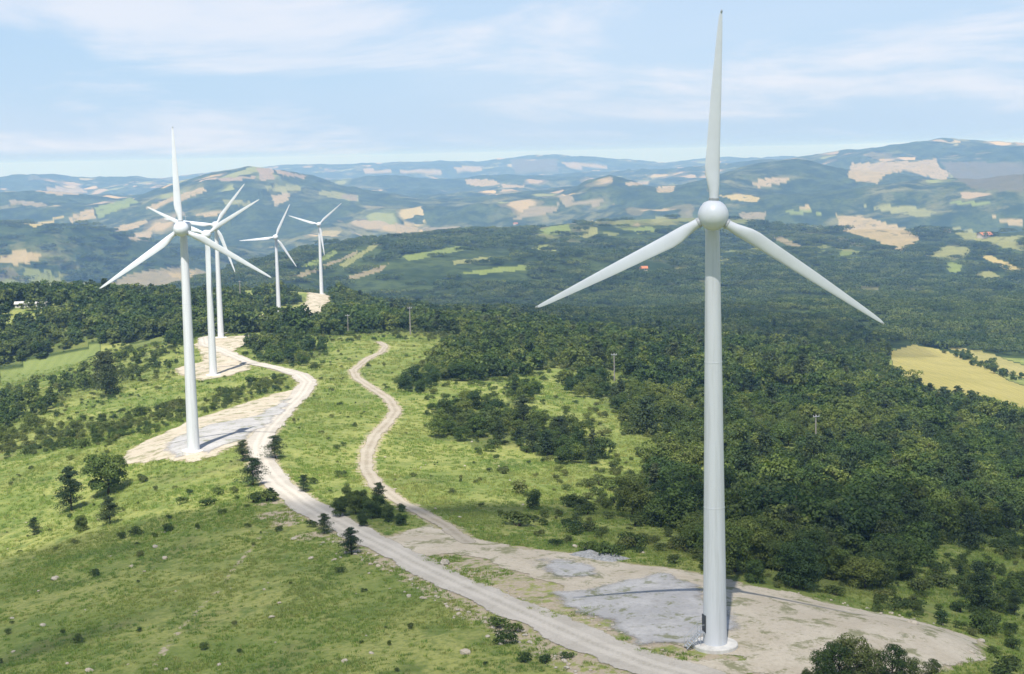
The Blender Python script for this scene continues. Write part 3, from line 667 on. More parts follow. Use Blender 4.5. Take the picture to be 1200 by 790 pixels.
def nacelle_mesh():
    bm = bmesh.new(); secs = [(-1.2, .95, .95, 0), (-0.6, 1.15, 1.2, 0.02), (1.0, 1.28, 1.38, .05), (4.5, 1.25, 1.36, .08), (6.0, 1.1, 1.15, .1), (6.5, .75, .8, .12)]
    n = 24; rings = []
    for y, a_, h_, off in secs:
        rg = []
        for k in range(n):
            t = 2 * math.pi * k / n; ca, sa = math.cos(t), math.sin(t); e = 0.55
            rg.append(bm.verts.new((a_ * math.copysign(abs(ca) ** e, ca), y, off + h_ * math.copysign(abs(sa) ** e, sa))))
        rings.append(rg)
    for i in range(len(rings) - 1):
        for k in range(n): bm.faces.new((rings[i][k], rings[i + 1][k], rings[i + 1][(k + 1) % n], rings[i][(k + 1) % n]))
    bm.faces.new(rings[0]); bm.faces.new(rings[-1][::-1])
    me = bpy.data.meshes.new('nacelle'); bm.normal_update(); bm.to_mesh(me); bm.free(); me.materials.append(MAT['glass_fibre']); return auto_smooth(me, 45)
nac_me = nacelle_mesh()
mb = MB(); R_ = 1.86
prof = [(R_ * 0.50, 1.75), (R_ * .62, 1.6)] + [(R_ * math.cos(t), -R_ * math.sin(t)) for t in np.linspace(-0.80, math.pi / 2 - 0.10, 18)] + [(.10, -R_)]
mb.lathe(prof, 40, 'Y'); hub_me = auto_smooth(mb.mesh('hub', MAT['glass_fibre']), 40)
def mast_mesh():
    m_ = MB(); m_.tube([(0, 4.6, 1.4), (0, 4.6, 3.0)], .05, 6); m_.tube([(-.5, 4.6, 2.7), (.5, 4.6, 2.7)], .04, 6); m_.tube([(.5, 4.6, 2.7), (.5, 4.6, 3.05)], .04, 6); m_.tube([(-.5, 4.6, 2.7), (-.5, 4.6, 3.05)], .04, 6)
    return m_.mesh('weather_mast', MAT['metal'])
mast_me = mast_mesh()
def door_mesh():
    m_ = MB(); m_.box(-.45, .45, -.04, .06, 0, 2.1); m_.box(-.52, -.45, -.06, .07, -.05, 2.17); m_.box(.45, .52, -.06, .07, -.05, 2.17); m_.box(-.52, .52, -.061, .071, 2.1, 2.18)
    return m_.mesh('door', MAT['dark'])
door_me = door_mesh()
def stair_mesh():
    m_ = MB()
    for i in range(7): m_.box(-.5, .5, -2.2 + i * .26, -2.2 + i * .26 + .24, .20 + i * .24, .25 + i * .24)
    m_.box(-.6, .6, -.44, .15, 1.88, 1.94)
    for s in (-.54, .54):
        m_.tube([(s, -2.3, .0), (s, -.4, 1.82)], .06, 6); m_.tube([(s, -2.2, .3), (s, -2.2, 1.3), (s, -.42, 2.95), (s, .1, 2.95)], .035, 6)
        m_.tube([(s, -1.3, 1.0), (s, -1.3, 2.1)], .03, 6); m_.tube([(s, -.42, 0), (s, -.42, 2.95)], .04, 6)
    return m_.mesh('stair', MAT['metal'])
stair_me = stair_mesh()
TL = ['nearest and largest white wind turbine, on the grey gravel pad right of the road',
      'white wind turbine on the pale pad beside the road bend, foremost of the left row',
      'second white wind turbine of the left row, one blade hanging straight down its tower',
      'slender distant wind turbine half hidden behind the second and third of the left row',
      'small distant wind turbine rising from the dark wood left of a pale clearing',
      'farthest and smallest wind turbine, at the back of the pale clearing in the wood']
for i, ((_, _, ang, yaw), P) in enumerate(zip(TURB, TPOS)):
    zg = float(sheet_h(P[0], P[1])[0])
    root = tag(link('wind_turbine', None, loc=(P[0], P[1], zg + 0.12), rot=(0, 0, yaw)), TL[i], 'wind turbine', 'wind turbines along the ridge road')
    link('foundation', found_me, root); tw = link('tower', tower_me, root)
    HF = -3.3
    nac = link('nacelle', nac_me, root, loc=(0, 0, HUB_H))
    if i < 2: link('weather_mast', mast_me, nac)
    hub = link('hub', hub_me, root, loc=(0, HF, HUB_H))
    for a_ in ang:
        ar = math.radians(a_); d = Vector((math.sin(ar), 0, math.cos(ar)))
        b_ = link('blade', bl_me, root, loc=Vector((0, HF, HUB_H)) + d * 1.75, rot=(0, ar, 0))
        if i < 2:
            link('blade_collar', collar_me, b_, loc=(0, 0, .25)); link('lightning_tip', tip_me, b_)
            b_.scale = (1, 1, (BLADE_L - 1.75) / 26.0)
        else: b_.scale = (1.05, 1.05, (BLADE_L - 1.75) / 26.0)
    if i == 0:
        ra = math.radians(180 + 20); dv = Vector((math.cos(ra), math.sin(ra), 0))     # towards the left of the picture
        link('door', door_me, tw, loc=dv * 1.5 + Vector((0, 0, 1.96)), rot=(0, 0, ra + math.pi / 2))
        link('stair', stair_me, root, loc=dv * 1.75 + Vector((0, 0, 0.02)), rot=(0, 0, ra + math.pi / 2))

# ------------------------------------------------------------------ trees, shrubs: one set of meshes per kind
def leaves_mesh(name, pts, nrm, size, mat, rs, extra=None, aspect=0.7):
    """one small folded leaf spray per point"""
    n = len(pts)
    t = rs.normal(size=(n, 3)); t -= nrm * (t * nrm).sum(1, keepdims=True); t /= np.linalg.norm(t, axis=1, keepdims=True) + 1e-9
    b = np.cross(nrm, t); s = size * rs.uniform(0.65, 1.35, (n, 1))
    v = np.stack([pts - t * s * .5, pts + b * s * .5 * aspect + nrm * s * .12, pts + t * s * .5, pts - b * s * .5 * aspect + nrm * s * .12], 1).reshape(-1, 3)
    return mesh_from(name, v, np.arange(n * 4).reshape(n, 4), mat)
def unit(rs, n):
    d = rs.normal(size=(n, 3)); return d / np.linalg.norm(d, axis=1, keepdims=True)
def lobed_points(rs, lobes, n, flat=1.0, fill=0.25, jitter=0.55):
    """points on the shells of many lobes, normals leaning outwards"""
    vol = np.array([l[3] ** 2 for l in lobes]); pick = rs.choice(len(lobes), n, p=vol / vol.sum())
    L = np.array(lobes)[pick]; d = unit(rs, n); d[:, 2] = np.where(d[:, 2] < -0.35, -d[:, 2], d[:, 2])
    rad = np.where(rs.random(n) < fill, rs.uniform(.35, .8, n), rs.uniform(.82, 1.12, n))
    p = L[:, :3] + d * (L[:, 3] * rad)[:, None] * np.array([1, 1, flat])
    nr = d + unit(rs, n) * jitter + np.array([0, 0, .25]); nr /= np.linalg.norm(nr, axis=1, keepdims=True)
    return p, nr
def broadleaf(seed, nl, leaf, wide=0.42, lobes_n=14, mat='leaf'):
    """unit height tree: crown mesh, trunk mesh"""
    rs = np.random.default_rng(seed); lobes = []
    cz = 0.52
    for k in range(lobes_n):
        d = unit(rs, 1)[0]; rr = rs.uniform(.35, .85)
        p = np.array([d[0] * wide * rr, d[1] * wide * rr, cz + d[2] * .40 * rr + .02])
        lobes.append((*p, rs.uniform(.11, .20)))
    lobes.append((0, 0, cz, .26)); lobes += [(math.cos(t_) * wide * .5, math.sin(t_) * wide * .5, .20, .17) for t_ in rs.uniform(0, 6.28, 5)]
    p, nr = lobed_points(rs, lobes, nl, 0.85)
    k = p[:, 2] > 0.03
    crown = leaves_mesh('crown', p[k], nr[k], leaf, MAT[mat], rs)
    m_ = MB(); bx, by = rs.normal(0, .02, 2)
    m_.tube([(0, 0, -.03), (bx, by, .18), (bx * 2, by * 2, .42), (bx * 2, by, .68)], [.032, .024, .018, .006], 7)
    for l in lobes[:6]: m_.tube([(bx * 1.5, by * 1.5, .26 + rs.uniform(0, .12)), (l[0] * .5, l[1] * .5, (l[2] + .34) / 2), (l[0], l[1], l[2])], [.014, .009, .004], 5)
    return crown, m_.mesh('trunk', MAT['bark'], True)
def pine(seed, nl, leaf, wide=0.26):
    rs = np.random.default_rng(seed); P = []; N = []; m_ = MB(); lean = rs.normal(0, .02, 2)
    m_.tube([(0, 0, -.03), (lean[0], lean[1], .4), (lean[0] * 1.6, lean[1] * 1.6, .98)], [.022, .015, .004], 7)
    nb = 34; per = nl // nb
    for k in range(nb):
        h = 0.08 + 0.88 * (k / nb) ** 0.9; w = wide * (1.0 - (max(0.0, h - .14) / .9) ** 1.5 * .88) * rs.uniform(.55, 1.2)
        a_ = rs.uniform(0, 2 * math.pi); d = np.array([math.cos(a_), math.sin(a_)])
        c = np.array([d[0] * w * .62 + lean[0], d[1] * w * .62 + lean[1], h + rs.uniform(-.01, .02)]); pr = w * .62 + .05
        m_.tube([(lean[0] * h, lean[1] * h, h - .03), (c[0], c[1], c[2])], [.006, .002], 4)
        q = unit(rs, per); q[:, 2] = np.abs(q[:, 2])
        pp = c + q * rs.uniform(.4, 1.05, (per, 1)) * np.array([pr, pr, pr * .55]); pp[:, 2] += (np.hypot(pp[:, 0], pp[:, 1])) * .10
        nn = q * np.array([.6, .6, 1]) + unit(rs, per) * .6; P.append(pp); N.append(nn / np.linalg.norm(nn, axis=1, keepdims=True))
    crown = leaves_mesh('crown', np.concatenate(P), np.concatenate(N), leaf, MAT['needle'], rs, aspect=.5)
    return crown, m_.mesh('trunk', MAT['bark'], True)
def shrub(seed, nl, leaf):
    rs = np.random.default_rng(seed); lobes = []
    for k in range(9):
        a_ = rs.uniform(0, 6.283); rr = rs.uniform(.1, .55); lobes.append((math.cos(a_) * rr, math.sin(a_) * rr, rs.uniform(.25, .62) * (1.1 - rr * .7), rs.uniform(.22, .36)))
    p, nr = lobed_points(rs, lobes, nl, .9); p[:, 2] = np.maximum(p[:, 2], .02)
    fol = leaves_mesh('foliage', p, nr, leaf, MAT['leaf2'], rs)
    m_ = MB()
    for l in lobes[:5]: m_.tube([(0, 0, -.06), (l[0] * .5, l[1] * .5, l[2] * .6), (l[0], l[1], l[2])], [.03, .02, .008], 5)
    return fol, m_.mesh('stems', MAT['bark'], True)
BL = [broadleaf(100 + k, 1700, .062, wide=w, lobes_n=n_) for k, (w, n_) in enumerate(((.40, 14), (.46, 17), (.36, 12), (.43, 20), (.34, 15), (.50, 18)))]
PN = [pine(200 + k, 2100, .058, w) for k, w in enumerate((.30, .36, .26, .40))]
SH = [shrub(300 + k, 520, .13) for k in range(5)]
BLF = [broadleaf(400 + k, 420, .125, wide=w, lobes_n=10)[0] for k, w in enumerate((.40, .47, .43, .38))]
PNF = [pine(420 + k, 306, .12, .28)[0] for k in range(2)]
BLX = [broadleaf(130 + k, 7800, .041, wide=w, lobes_n=22) for k, w in enumerate((.44, .38, .48))]
BLS = [broadleaf(160 + k, 4200, .038, wide=w, lobes_n=13, mat='leaf2') for k, w in enumerate((.40, .34, .46))]
PNX = [pine(230 + k, 5600, .036, w) for k, w in enumerate((.32, .38, .28))]
def clump(seed):
    """a stand of a dozen crowns, 30 m across, for the far woods"""
    rs = np.random.default_rng(seed); lobes = []
    for k in range(26):
        lobes.append((rs.uniform(-16, 16), rs.uniform(-16, 16), rs.uniform(3.5, 6.5), rs.uniform(2.6, 4.6)))
    p, nr = lobed_points(rs, lobes, 620, .9, .1, .5)
    return leaves_mesh('far_crowns', p, nr, 2.1, MAT['leaf_far'], rs)
CLUMPS = [clump(500 + k) for k in range(4)]

def hard_free(x, y, m): return hard_sd(x, y) > m
def jgrid(x0, x1, y0, y1, c, seed):
    rs = np.random.default_rng(seed)
    X, Y = np.meshgrid(np.arange(x0, x1, c), np.arange(y0, y1, c))
    X = X + rs.uniform(-.48, .48, X.shape) * c; Y = Y + rs.uniform(-.48, .48, Y.shape) * c
    return X.ravel(), Y.ravel(), rs
trees = []            # x, y, z, height, kind, wood name, u, v, range
X, Y, rs = jgrid(-420, 520, 205, 1330, 4.6, 900)
k = (np.abs(np.arctan2(X, Y)) < 0.365); X, Y = X[k], Y[k]
Z = sheet_h(X, Y); U, V, D = project(np.stack([X, Y, Z], 1)); Rg = np.hypot(X, Y)
ok = (U > -60) & (U < 1260) & (V < 830) & (V > 320); X, Y, Z, U, V, Rg = [q[ok] for q in (X, Y, Z, U, V, Rg)]
HS = hard_sd(X, Y); nz = fbm(X, Y, 30, 3, 51); n2 = fbm(X, Y, 70, 2, 57)
done = np.zeros(len(X), bool); fld = np.zeros(len(X), bool)
for P, c in NEARF: fld |= in_poly(U, V, P)
for name, P, den, hh, pc in WOODS:
    JU = U + (fbm(X, Y, 18, 2, 53) - .5) * 16; JV = V + (fbm(X, Y, 18, 2, 59) - .5) * 9
    ins = in_poly(JU, JV, P) & ~done
    if name != 'hedge': ins &= ~fld
    op = np.ones(len(X))
    for O in OPEN: op = np.where(in_poly(U, V, O), .10, op)
    pr = den * op * np.clip(.45 + 1.3 * (nz - .15), .15, 1.15)
    hit = ins & (rs.random(len(X)) < pr) & (HS > 2.0); done |= ins
    for i in np.where(hit)[0]:
        h = hh * np.clip(rs.normal(1, .30), .4, 1.75) * (.82 + .5 * (n2[i] - .3))
        kd = 'pine' if rs.random() < pc else 'broadleaf'
        trees.append((X[i], Y[i], Z[i], h * (1.12 if kd == 'pine' else 1), kd, name, U[i], V[i], Rg[i]))
# trees that stand by themselves: foot pixel, height in pixels, kind, label
SOLO = [(127, 579, 52, 'broadleaf', 'big round dark tree alone on the bright slope left of the second turbine'), (84, 599, 50, 'pine', 'shaggy pine left of the big round tree on the bright slope'), (129, 612, 32, 'pine', 'thin young pine below the big round tree on the bright slope'),
        (40, 627, 20, 'pine', 'very small pine at the left edge of the bright slope'), (95, 622, 22, 'broadleaf', 'small sapling between two pines low on the bright slope'), (297, 570, 34, 'pine', 'ragged dark pine on the left verge of the road bend'), (285, 541, 25, 'pine', 'pine at the corner where the pad of the second turbine meets the road'),
        (323, 538, 28, 'pine', 'pine alone on the right verge of the road bend'), (356, 576, 20, 'pine', 'small dark pine in the grass right of the road bend'), (318, 586, 15, 'pine', 'tiny pine on the bare bank beside the road'), (412, 650, 32, 'pine', 'layered young pine on the left verge of the road near the junction'), (380, 625, 24, 'pine', 'small pine on the road verge uphill of the layered one'),
        (124, 462, 48, 'pine', 'tall dark conifer column standing in the left meadow'), (120, 455, 40, 'pine', 'second tall conifer close behind the column in the left meadow'), (130, 464, 36, 'pine', 'shorter conifer at the right of the tall column in the left meadow'),
        (1072, 462, 30, 'broadleaf', 'round tree at the near edge of the yellow field'), (1052, 452, 26, 'broadleaf', 'tree at the left corner of the yellow field'), (1165, 437, 14, 'broadleaf', 'rounded bush in the hedge between the two yellow fields'),
        (657, 518, 30, 'pine', 'small pointed pine on the right half of the dark thicket'), (614, 503, 38, 'pine', 'pointed pine rising from the middle of the dark thicket'), (398, 606, 26, 'broadleaf', 'leftmost bush in the fork between gravel road and winding track'), (417, 602, 31, 'broadleaf', 'tallest dark bush in the fork between road and track'), (437, 607, 30, 'broadleaf', 'middle bush of the fork between road and track'), (455, 612, 23, 'broadleaf', 'right bush of the fork, nearest the winding track'), (425, 617, 18, 'broadleaf', 'low bush at the front of the fork beside the road'), (470, 616, 16, 'broadleaf', 'last small bush in the fork tip beside the track'),
        (740, 610, 54, 'broadleaf', 'large grey green tree at the wood edge left of the near tower'), (862, 672, 62, 'broadleaf', 'tall dark tree right beside the near tower at the wood edge'),
        (966, 800, 46, 'broadleaf', 'left bush of the group at the front edge of the earth apron'), (985, 800, 54, 'broadleaf', 'second bush from left in the group at the apron front edge'), (1004, 800, 62, 'broadleaf', 'tallest bush of the group at the front edge of the earth apron'), (1024, 802, 46, 'broadleaf', 'bush just right of the tallest at the apron front edge'), (1044, 802, 50, 'broadleaf', 'right hand bush of the group at the front edge of the apron'), (1066, 802, 36, 'broadleaf', 'low bush right of the group at the apron front edge'), (1090, 800, 30, 'broadleaf', 'small bush at the right end of the group at the apron edge'), (944, 799, 18, 'broadleaf', 'low bush at the left end of the group at the apron edge'),
        (1150, 720, 60, 'pine', 'dark pine in the thicket above the right end of the earth apron'), (1075, 650, 66, 'pine', 'tall dark pine in front of the wood behind the earth apron')]
def kid(root, name, me):
    o = link(name, me, root); return o
def place_tree(x, y, z, h, kd, label, group, var, rz, wd=1.0, fine=False):
    src = BLS if fine == 'open' else (BLX if kd == 'broadleaf' else PNX) if fine else (BL if kd == 'broadleaf' else PN)
    cm, tm = src[var % len(src)]
    root = link('broadleaf_tree' if kd == 'broadleaf' else 'pine_tree', None, loc=(x, y, z), rot=(0, 0, rz), scale=(h * wd, h * wd, h))
    tag(root, label, 'tree', group)
    c = link('crown', cm, root); link('trunk', tm, root); return root
solo_xy = []
for u, v, hp, kd, lab in SOLO:
    P = px_ground(u, v) if v < 790 else px_ground(u, v)
    z = float(sheet_h(P[0], P[1])[0]); r = math.hypot(P[0], P[1])
    h = hp * r / F * 1.03
    place_tree(P[0], P[1], z - .05, h, kd, lab, None, random.randrange(6 if kd == 'broadleaf' else 4), random.uniform(0, 6.28), (1.0 if v < 790 else .95) if kd == 'broadleaf' else (1.25 if hp < 36 else 1.0), 'open' if v > 790 else r < 460)
    solo_xy.append((P[0], P[1]))
for pu, pv_ in ((956, 524), (720, 446), (481, 393), (408, 391)):
    trees = [t for t in trees if not (abs(t[6] - pu) < 11 and pv_ - 6 < t[7] < pv_ + 26)]
trees = [t for t in trees if not (302 < t[6] < 386 and (366 < t[7] < 386 or t[6] > 352 and 342 < t[7] <= 366))]
trees = [t for t in trees if min((t[0] - a_) ** 2 + (t[1] - b_) ** 2 for a_, b_ in solo_xy) > 9]
WOOD_LABEL = {
    'thicket': ('in the dark thicket on the slope', 'trees of the slope thicket'), 'clump': ('in the pale grove beside the track', 'trees of the pale grove'),
    'road bend': ('in the far road bend clump', 'trees at the far road bend'), 'left slope': ('in the left meadow hedgerows', 'trees of the left meadow'),
    'left belt': ('in the scrub above the second pad', 'trees of the scrub belt'), 'road corner': ('in the fork of road and track', 'trees in the road fork'),
    'small bush': ('in a small clump on the knoll', 'trees of the small knoll clumps'), 'middle slope': ('on the slope above the gravel heap', 'trees of the scrubby slope'),
    'east thicket': ('in the light scrub beyond the apron', 'trees of the apron scrub'), 'hedge': ('in the hedge between yellow fields', 'trees of the field hedge')}
def wood_place(u, v, r, name):
    if name == 'right':
        g_ = 'trees of the big right hand wood'
        if u < 700: return 'in the wood beyond the thicket', g_
        if u < 815: return ('at the wood edge below the left pole', g_) if v > 520 else ('at the wood edge around the left pole', g_)
        if u < 880: return ('behind the near tower foot', g_) if v > 610 else (('behind the near tower middle', g_) if v > 500 else ('behind the upper near tower', g_))
        if v > 660: return ('on the wood edge above the apron', g_)
        if v > 600: return ('in the wood just inside the apron edge' if u < 1020 else 'in the wood above the apron tip', g_)
        if v > 540: return ('in the wood below the right pole' if u < 1020 else 'in the lower wood at the right border', g_)
        if v > 490: return ('in the wood around the right pole' if u < 1020 else 'in the upper wood at the right border', g_)
        return ('in the wood above the right pole' if u < 1030 else 'in the wood below the yellow field', g_)
    if name == 'ridge':
        g_ = 'trees of the ridge wood'
        return ('at the left end of the ridge wood' if u < 200 else ('in the ridge wood behind the turbines' if u < 400 else 'in the ridge wood behind the knoll'), g_)
    return WOOD_LABEL[name]
ORD = ['leftmost', 'second from left', 'third from left', 'fourth from left', 'fifth from left', 'sixth from left', 'seventh from left', 'eighth from left', 'ninth from left', 'tenth from left', 'eleventh from left', 'rightmost']
ROWW = ['front row', 'second row', 'third row', 'fourth row', 'fifth row', 'sixth row', 'seventh row', 'eighth row', 'ninth row', 'tenth row', 'eleventh row', 'twelfth row']
PEND = []                                   # objects whose labels still need telling apart: object, u, v
def tell_apart():
    by = {}
    for o, u, v in PEND: by.setdefault(o['label'], []).append((o, u, v))
    for lab, L in by.items():
        if len(L) == 1: continue
        L.sort(key=lambda t: -t[2]); nr = max(1, math.ceil(len(L) / 9)); per = math.ceil(len(L) / nr)
        for k in range(nr):
            row = sorted(L[k * per:(k + 1) * per], key=lambda t: t[1])
            for j, (o, u, v) in enumerate(row):
                w = ([] if nr == 1 else [ROWW[min(k, 11)]]) + ([] if len(row) == 1 else [ORD[j] if j < len(row) - 1 or len(row) == 1 else 'rightmost'])
                o['label'] = lab + (', ' + ', '.join(w) if w else '')
def size_word(h, kd):
    if kd == 'pine': return 'tall dark pine' if h > 8.5 else ('dark pine' if h > 6 else 'small dark pine')
    return 'tall broadleaf tree' if h > 8.5 else ('broadleaf tree' if h > 6 else 'low broadleaf tree')
trees.sort(key=lambda t: -t[3] / t[8])
cnt = {'broadleaf': 0, 'pine': 0}; rest = []
for t in trees:
    x, y, z, h, kd, name, u, v, r = t
    if cnt[kd] < (272 if kd == 'broadleaf' else 150) and -25 < u < 1225 and v < 830 and r < 720:
        cnt[kd] += 1
        ph, g_ = wood_place(u, v, r, name)
        lab = f"{size_word(h, kd)} {ph}"
        place_tree(x, y, z - .06, h, kd, lab, g_, random.randrange(6 if kd == 'broadleaf' else 4), random.uniform(0, 6.28), random.uniform(.9, 1.25), r < 265); PEND.append((bpy.data.objects[col.objects[-3].name], u, v))
    else: rest.append(t)

# ---- scattering of what cannot be counted (one object each, instances on points)
def scatter(name, meshes, pts, vid, rz, sc, label, cat):
    c = bpy.data.collections.new(name + '_sources')
    for i, m_ in enumerate(meshes):
        o = bpy.data.objects.new(f'{name}_source_{i:02d}', m_); c.objects.link(o)
    me = mesh_from(name, pts, [], None, False, {'rz': rz, 'sc': sc})
    a_ = me.attributes.new('vid', 'INT', 'POINT'); a_.data.foreach_set('value', np.asarray(vid, np.int32))
    o = link(name, me); tag(o, label, cat, None, 'stuff')
    ng = bpy.data.node_groups.new(name + '_nodes', 'GeometryNodeTree')
    ng.interface.new_socket('Geometry', in_out='INPUT', socket_type='NodeSocketGeometry'); ng.interface.new_socket('Geometry', in_out='OUTPUT', socket_type='NodeSocketGeometry')
    N = ng.nodes; Lk = ng.links
    gi = N.new('NodeGroupInput'); go = N.new('NodeGroupOutput')
    ci = N.new('GeometryNodeCollectionInfo'); ci.inputs['Collection'].default_value = c; ci.inputs['Separate Children'].default_value = True; ci.inputs['Reset Children'].default_value = True
    ip = N.new('GeometryNodeInstanceOnPoints'); ip.inputs['Pick Instance'].default_value = True
    def na(nm, ty):
        q = N.new('GeometryNodeInputNamedAttribute'); q.data_type = ty; q.inputs['Name'].default_value = nm
        return [s for s in q.outputs if s.enabled and s.name == 'Attribute'][0]
    cx = N.new('ShaderNodeCombineXYZ'); Lk.new(na('rz', 'FLOAT'), cx.inputs[2])
    Lk.new(gi.outputs[0], ip.inputs['Points']); Lk.new(ci.outputs[0], ip.inputs['Instance']); Lk.new(na('vid', 'INT'), ip.inputs['Instance Index'])
    Lk.new(cx.outputs[0], ip.inputs['Rotation']); Lk.new(na('sc', 'FLOAT'), ip.inputs['Scale']); Lk.new(ip.outputs[0], go.inputs[0])
    md = o.modifiers.new('scatter', 'NODES'); md.node_group = ng
    return o
if rest:
    R_a = np.array([(t[0], t[1], t[2] - .06) for t in rest]); hs = np.array([t[3] for t in rest]); rr = np.array([t[8] for t in rest]); pk = np.array([t[4] == 'pine' for t in rest])
    srcs = [b_[0] for b_ in BL] + [p_[0] for p_ in PN] + BLF + PNF
    q = rng.integers(0, 1000, len(rest)); nearf = rr < 560
    vid = np.where(nearf, np.where(pk, 6 + q % 4, q % 6), np.where(pk, 14 + q % 2, 10 + q % 4))
    scatter('forest', srcs, R_a, vid, rng.uniform(0, 6.28, len(rest)), hs, 'dark green woodland covering the ridge and the slopes below', 'forest')
# far woods
FX = []; seedk = 0
for r0, r1, c in ((1280, 2200, 17), (2200, 3600, 24), (3600, 5200, 40)):
    X, Y, rs = jgrid(-r1 * .37, r1 * .37, r0 * .9, r1, c, 950 + seedk); seedk += 1
    Rg = np.hypot(X, Y); k = (Rg > r0) & (Rg <= r1) & (np.abs(np.arctan2(X, Y)) < .36); X, Y, Rg = X[k], Y[k], Rg[k]
    ti = np.clip(((np.arctan2(X, Y) - th_in[0]) / (th_in[1] - th_in[0])).round().astype(int), 0, len(th_in) - 1); ri = np.interp(Rg, RR, np.arange(NR)).round().astype(int)
    kk = ckind.reshape(NR, NT)[ri, ti]; wn_ = fbm(X, Y, 160, 3, 71)
    zc = sheet_h(X, Y); shade = np.zeros(len(X), bool); KK = ckind.reshape(NR, NT)
    for f_ in (.3, .6, .9, 1.2):                    # leave the near borders of the fields open
        shade |= KK[np.clip(np.interp(Rg * (1 + f_ * 8 / np.maximum(CAM_Z - zc, 60)), RR, np.arange(NR)).round().astype(int), 0, NR - 1), ti] > 1.5
    keep = (kk < 1.5) & ~(shade & (rs.random(len(X)) < .85)) & (rs.random(len(X)) < np.clip(.1 + 2.1 * (wn_ - .22), .06, .97))
    X, Y, Rg = X[keep], Y[keep], Rg[keep]
    FX.append(np.stack([X, Y, sheet_h(X, Y) - .5, np.full(len(X), {17: .72, 24: .90, 40: 1.2}[c]) * rs.uniform(.75, 1.25, len(X))], 1))
FX = np.concatenate(FX)
scatter('far_forest', CLUMPS, FX[:, :3], rng.integers(0, 4, len(FX)), rng.uniform(0, 6.28, len(FX)), FX[:, 3], 'blue green woodland on the far valley sides', 'forest')

# ---- shrubs on the open slopes
X, Y, rs = jgrid(-300, 420, 190, 900, 3.2, 980)
k = np.abs(np.arctan2(X, Y)) < .36; X, Y = X[k], Y[k]; Z = sheet_h(X, Y); U, V, D = project(np.stack([X, Y, Z], 1)); Rg = np.hypot(X, Y)
wd = cover_woods(U, V, Rg); HS = hard_sd(X, Y); nz = fbm(X, Y, 22, 3, 63)
fld = np.zeros(len(X), bool)
for P, c in NEARF: fld |= in_poly(U, V, P)
slope_r = smooth(480, 760, U) * smooth(450, 520, V)                      # more scrub to the right
pr = .045 + .16 * smooth(.52, .68, nz) + .30 * slope_r * smooth(.35, .6, nz)
belt = in_poly(U, V, [(190, 612), (200, 560), (285, 556), (318, 590), (300, 606), (240, 620)])
pr = np.where(belt, .22, pr); east = in_poly(U, V, WOODS[15][1]); pr = np.where(east, .55, pr)
edge = sum(cover_woods(U + du, V + dv, Rg) for du, dv in ((-22, 0), (22, 0), (0, -10), (0, 12), (-14, -8), (14, 8))) / 6
pr = np.where(wd < .1, np.maximum(pr, .62 * edge), pr)
lb = in_poly(U, V, WOODS[8][1]) | in_poly(U, V, WOODS[9][1]); pr = np.where(lb, .5, pr); pr = np.where((wd > .5), .28, pr)
for O in OPEN[:2] + OPEN[2:5] + OPEN[5:7]: pr = np.where(in_poly(U, V, O), .5, pr)
pr = np.where((U < 420) & (V > 640), pr * .22, pr)
hit = (rs.random(len(X)) < pr) & (HS > 1.6) & ~fld & (U > -20) & (U < 1220) & (V < 815)
big = np.where(belt | (slope_r > .3) | (wd > .1) | (edge > .12), 1.65, .85)
S = [(X[i], Y[i], Z[i], float(np.clip(rs.lognormal(0, .42), .45, 2.4) * .95 * big[i]), U[i], V[i], Rg[i]) for i in np.where(hit)[0]]
S.sort(key=lambda t: -t[3] / t[6])
def shrub_zone(u, v, r):
    if u < 120 and v < 640: return 'on the far left bright slope', 'shrubs of the bright left slope'
    if u < 330 and 545 < v < 640: return 'on the bank below the second pad', 'shrubs of the road bank'
    if u < 430 and v >= 640: return 'on the bottom left slope', 'shrubs of the bottom left slope'
    if v >= 640 and u < 850: return 'beside the foreground road', 'shrubs of the foreground verge'
    if u < 400 and v < 545: return 'in the left turbines meadow', 'shrubs of the left meadow'
    if u < 470: return 'between gravel road and winding track', 'shrubs between road and track'
    if u < 620 and v < 470: return 'on the sunlit knoll', 'shrubs of the sunlit knoll'
    if u < 620: return 'on the slope right of the track', 'shrubs right of the track'
    if u < 720: return 'on the slope above the gravel heap', 'shrubs of the scrubby slope'
    if u < 835: return 'on the slope just left of the tower', 'shrubs of the scrubby slope'
    if u < 1000: return 'at the wood edge right of the tower', 'shrubs of the wood edge'
    return ('in the scrub beyond the apron tip' if v > 690 else 'in the scrub above the apron tip'), 'shrubs beyond the apron'
srest = []
ns = 0
for x, y, z, h, u, v, r in S:
    if ns < 285:
        ns += 1
        zl, zg = shrub_zone(u, v, r); sw = 'large leafy shrub' if h > 1.7 else ('leafy shrub' if h > 1.0 else 'low dark shrub')
        root = tag(link('shrub', None, loc=(x, y, z - .03), rot=(0, 0, random.uniform(0, 6.28)), scale=(h * random.uniform(.9, 1.4), h * random.uniform(.9, 1.4), h)), f'{sw} {zl}', 'shrub', zg); PEND.append((root, u, v))
        fm, sm = SH[random.randrange(5)]; link('foliage', fm, root); link('stems', sm, root)
    else: srest.append((x, y, z, h))
srest = np.array(srest)
scatter('undergrowth', [s_[0] for s_ in SH], srest[:, :3], rng.integers(0, 5, len(srest)), rng.uniform(0, 6.28, len(srest)), srest[:, 3] * 1.1, 'low scattered scrub on the open slopes', 'scrub')

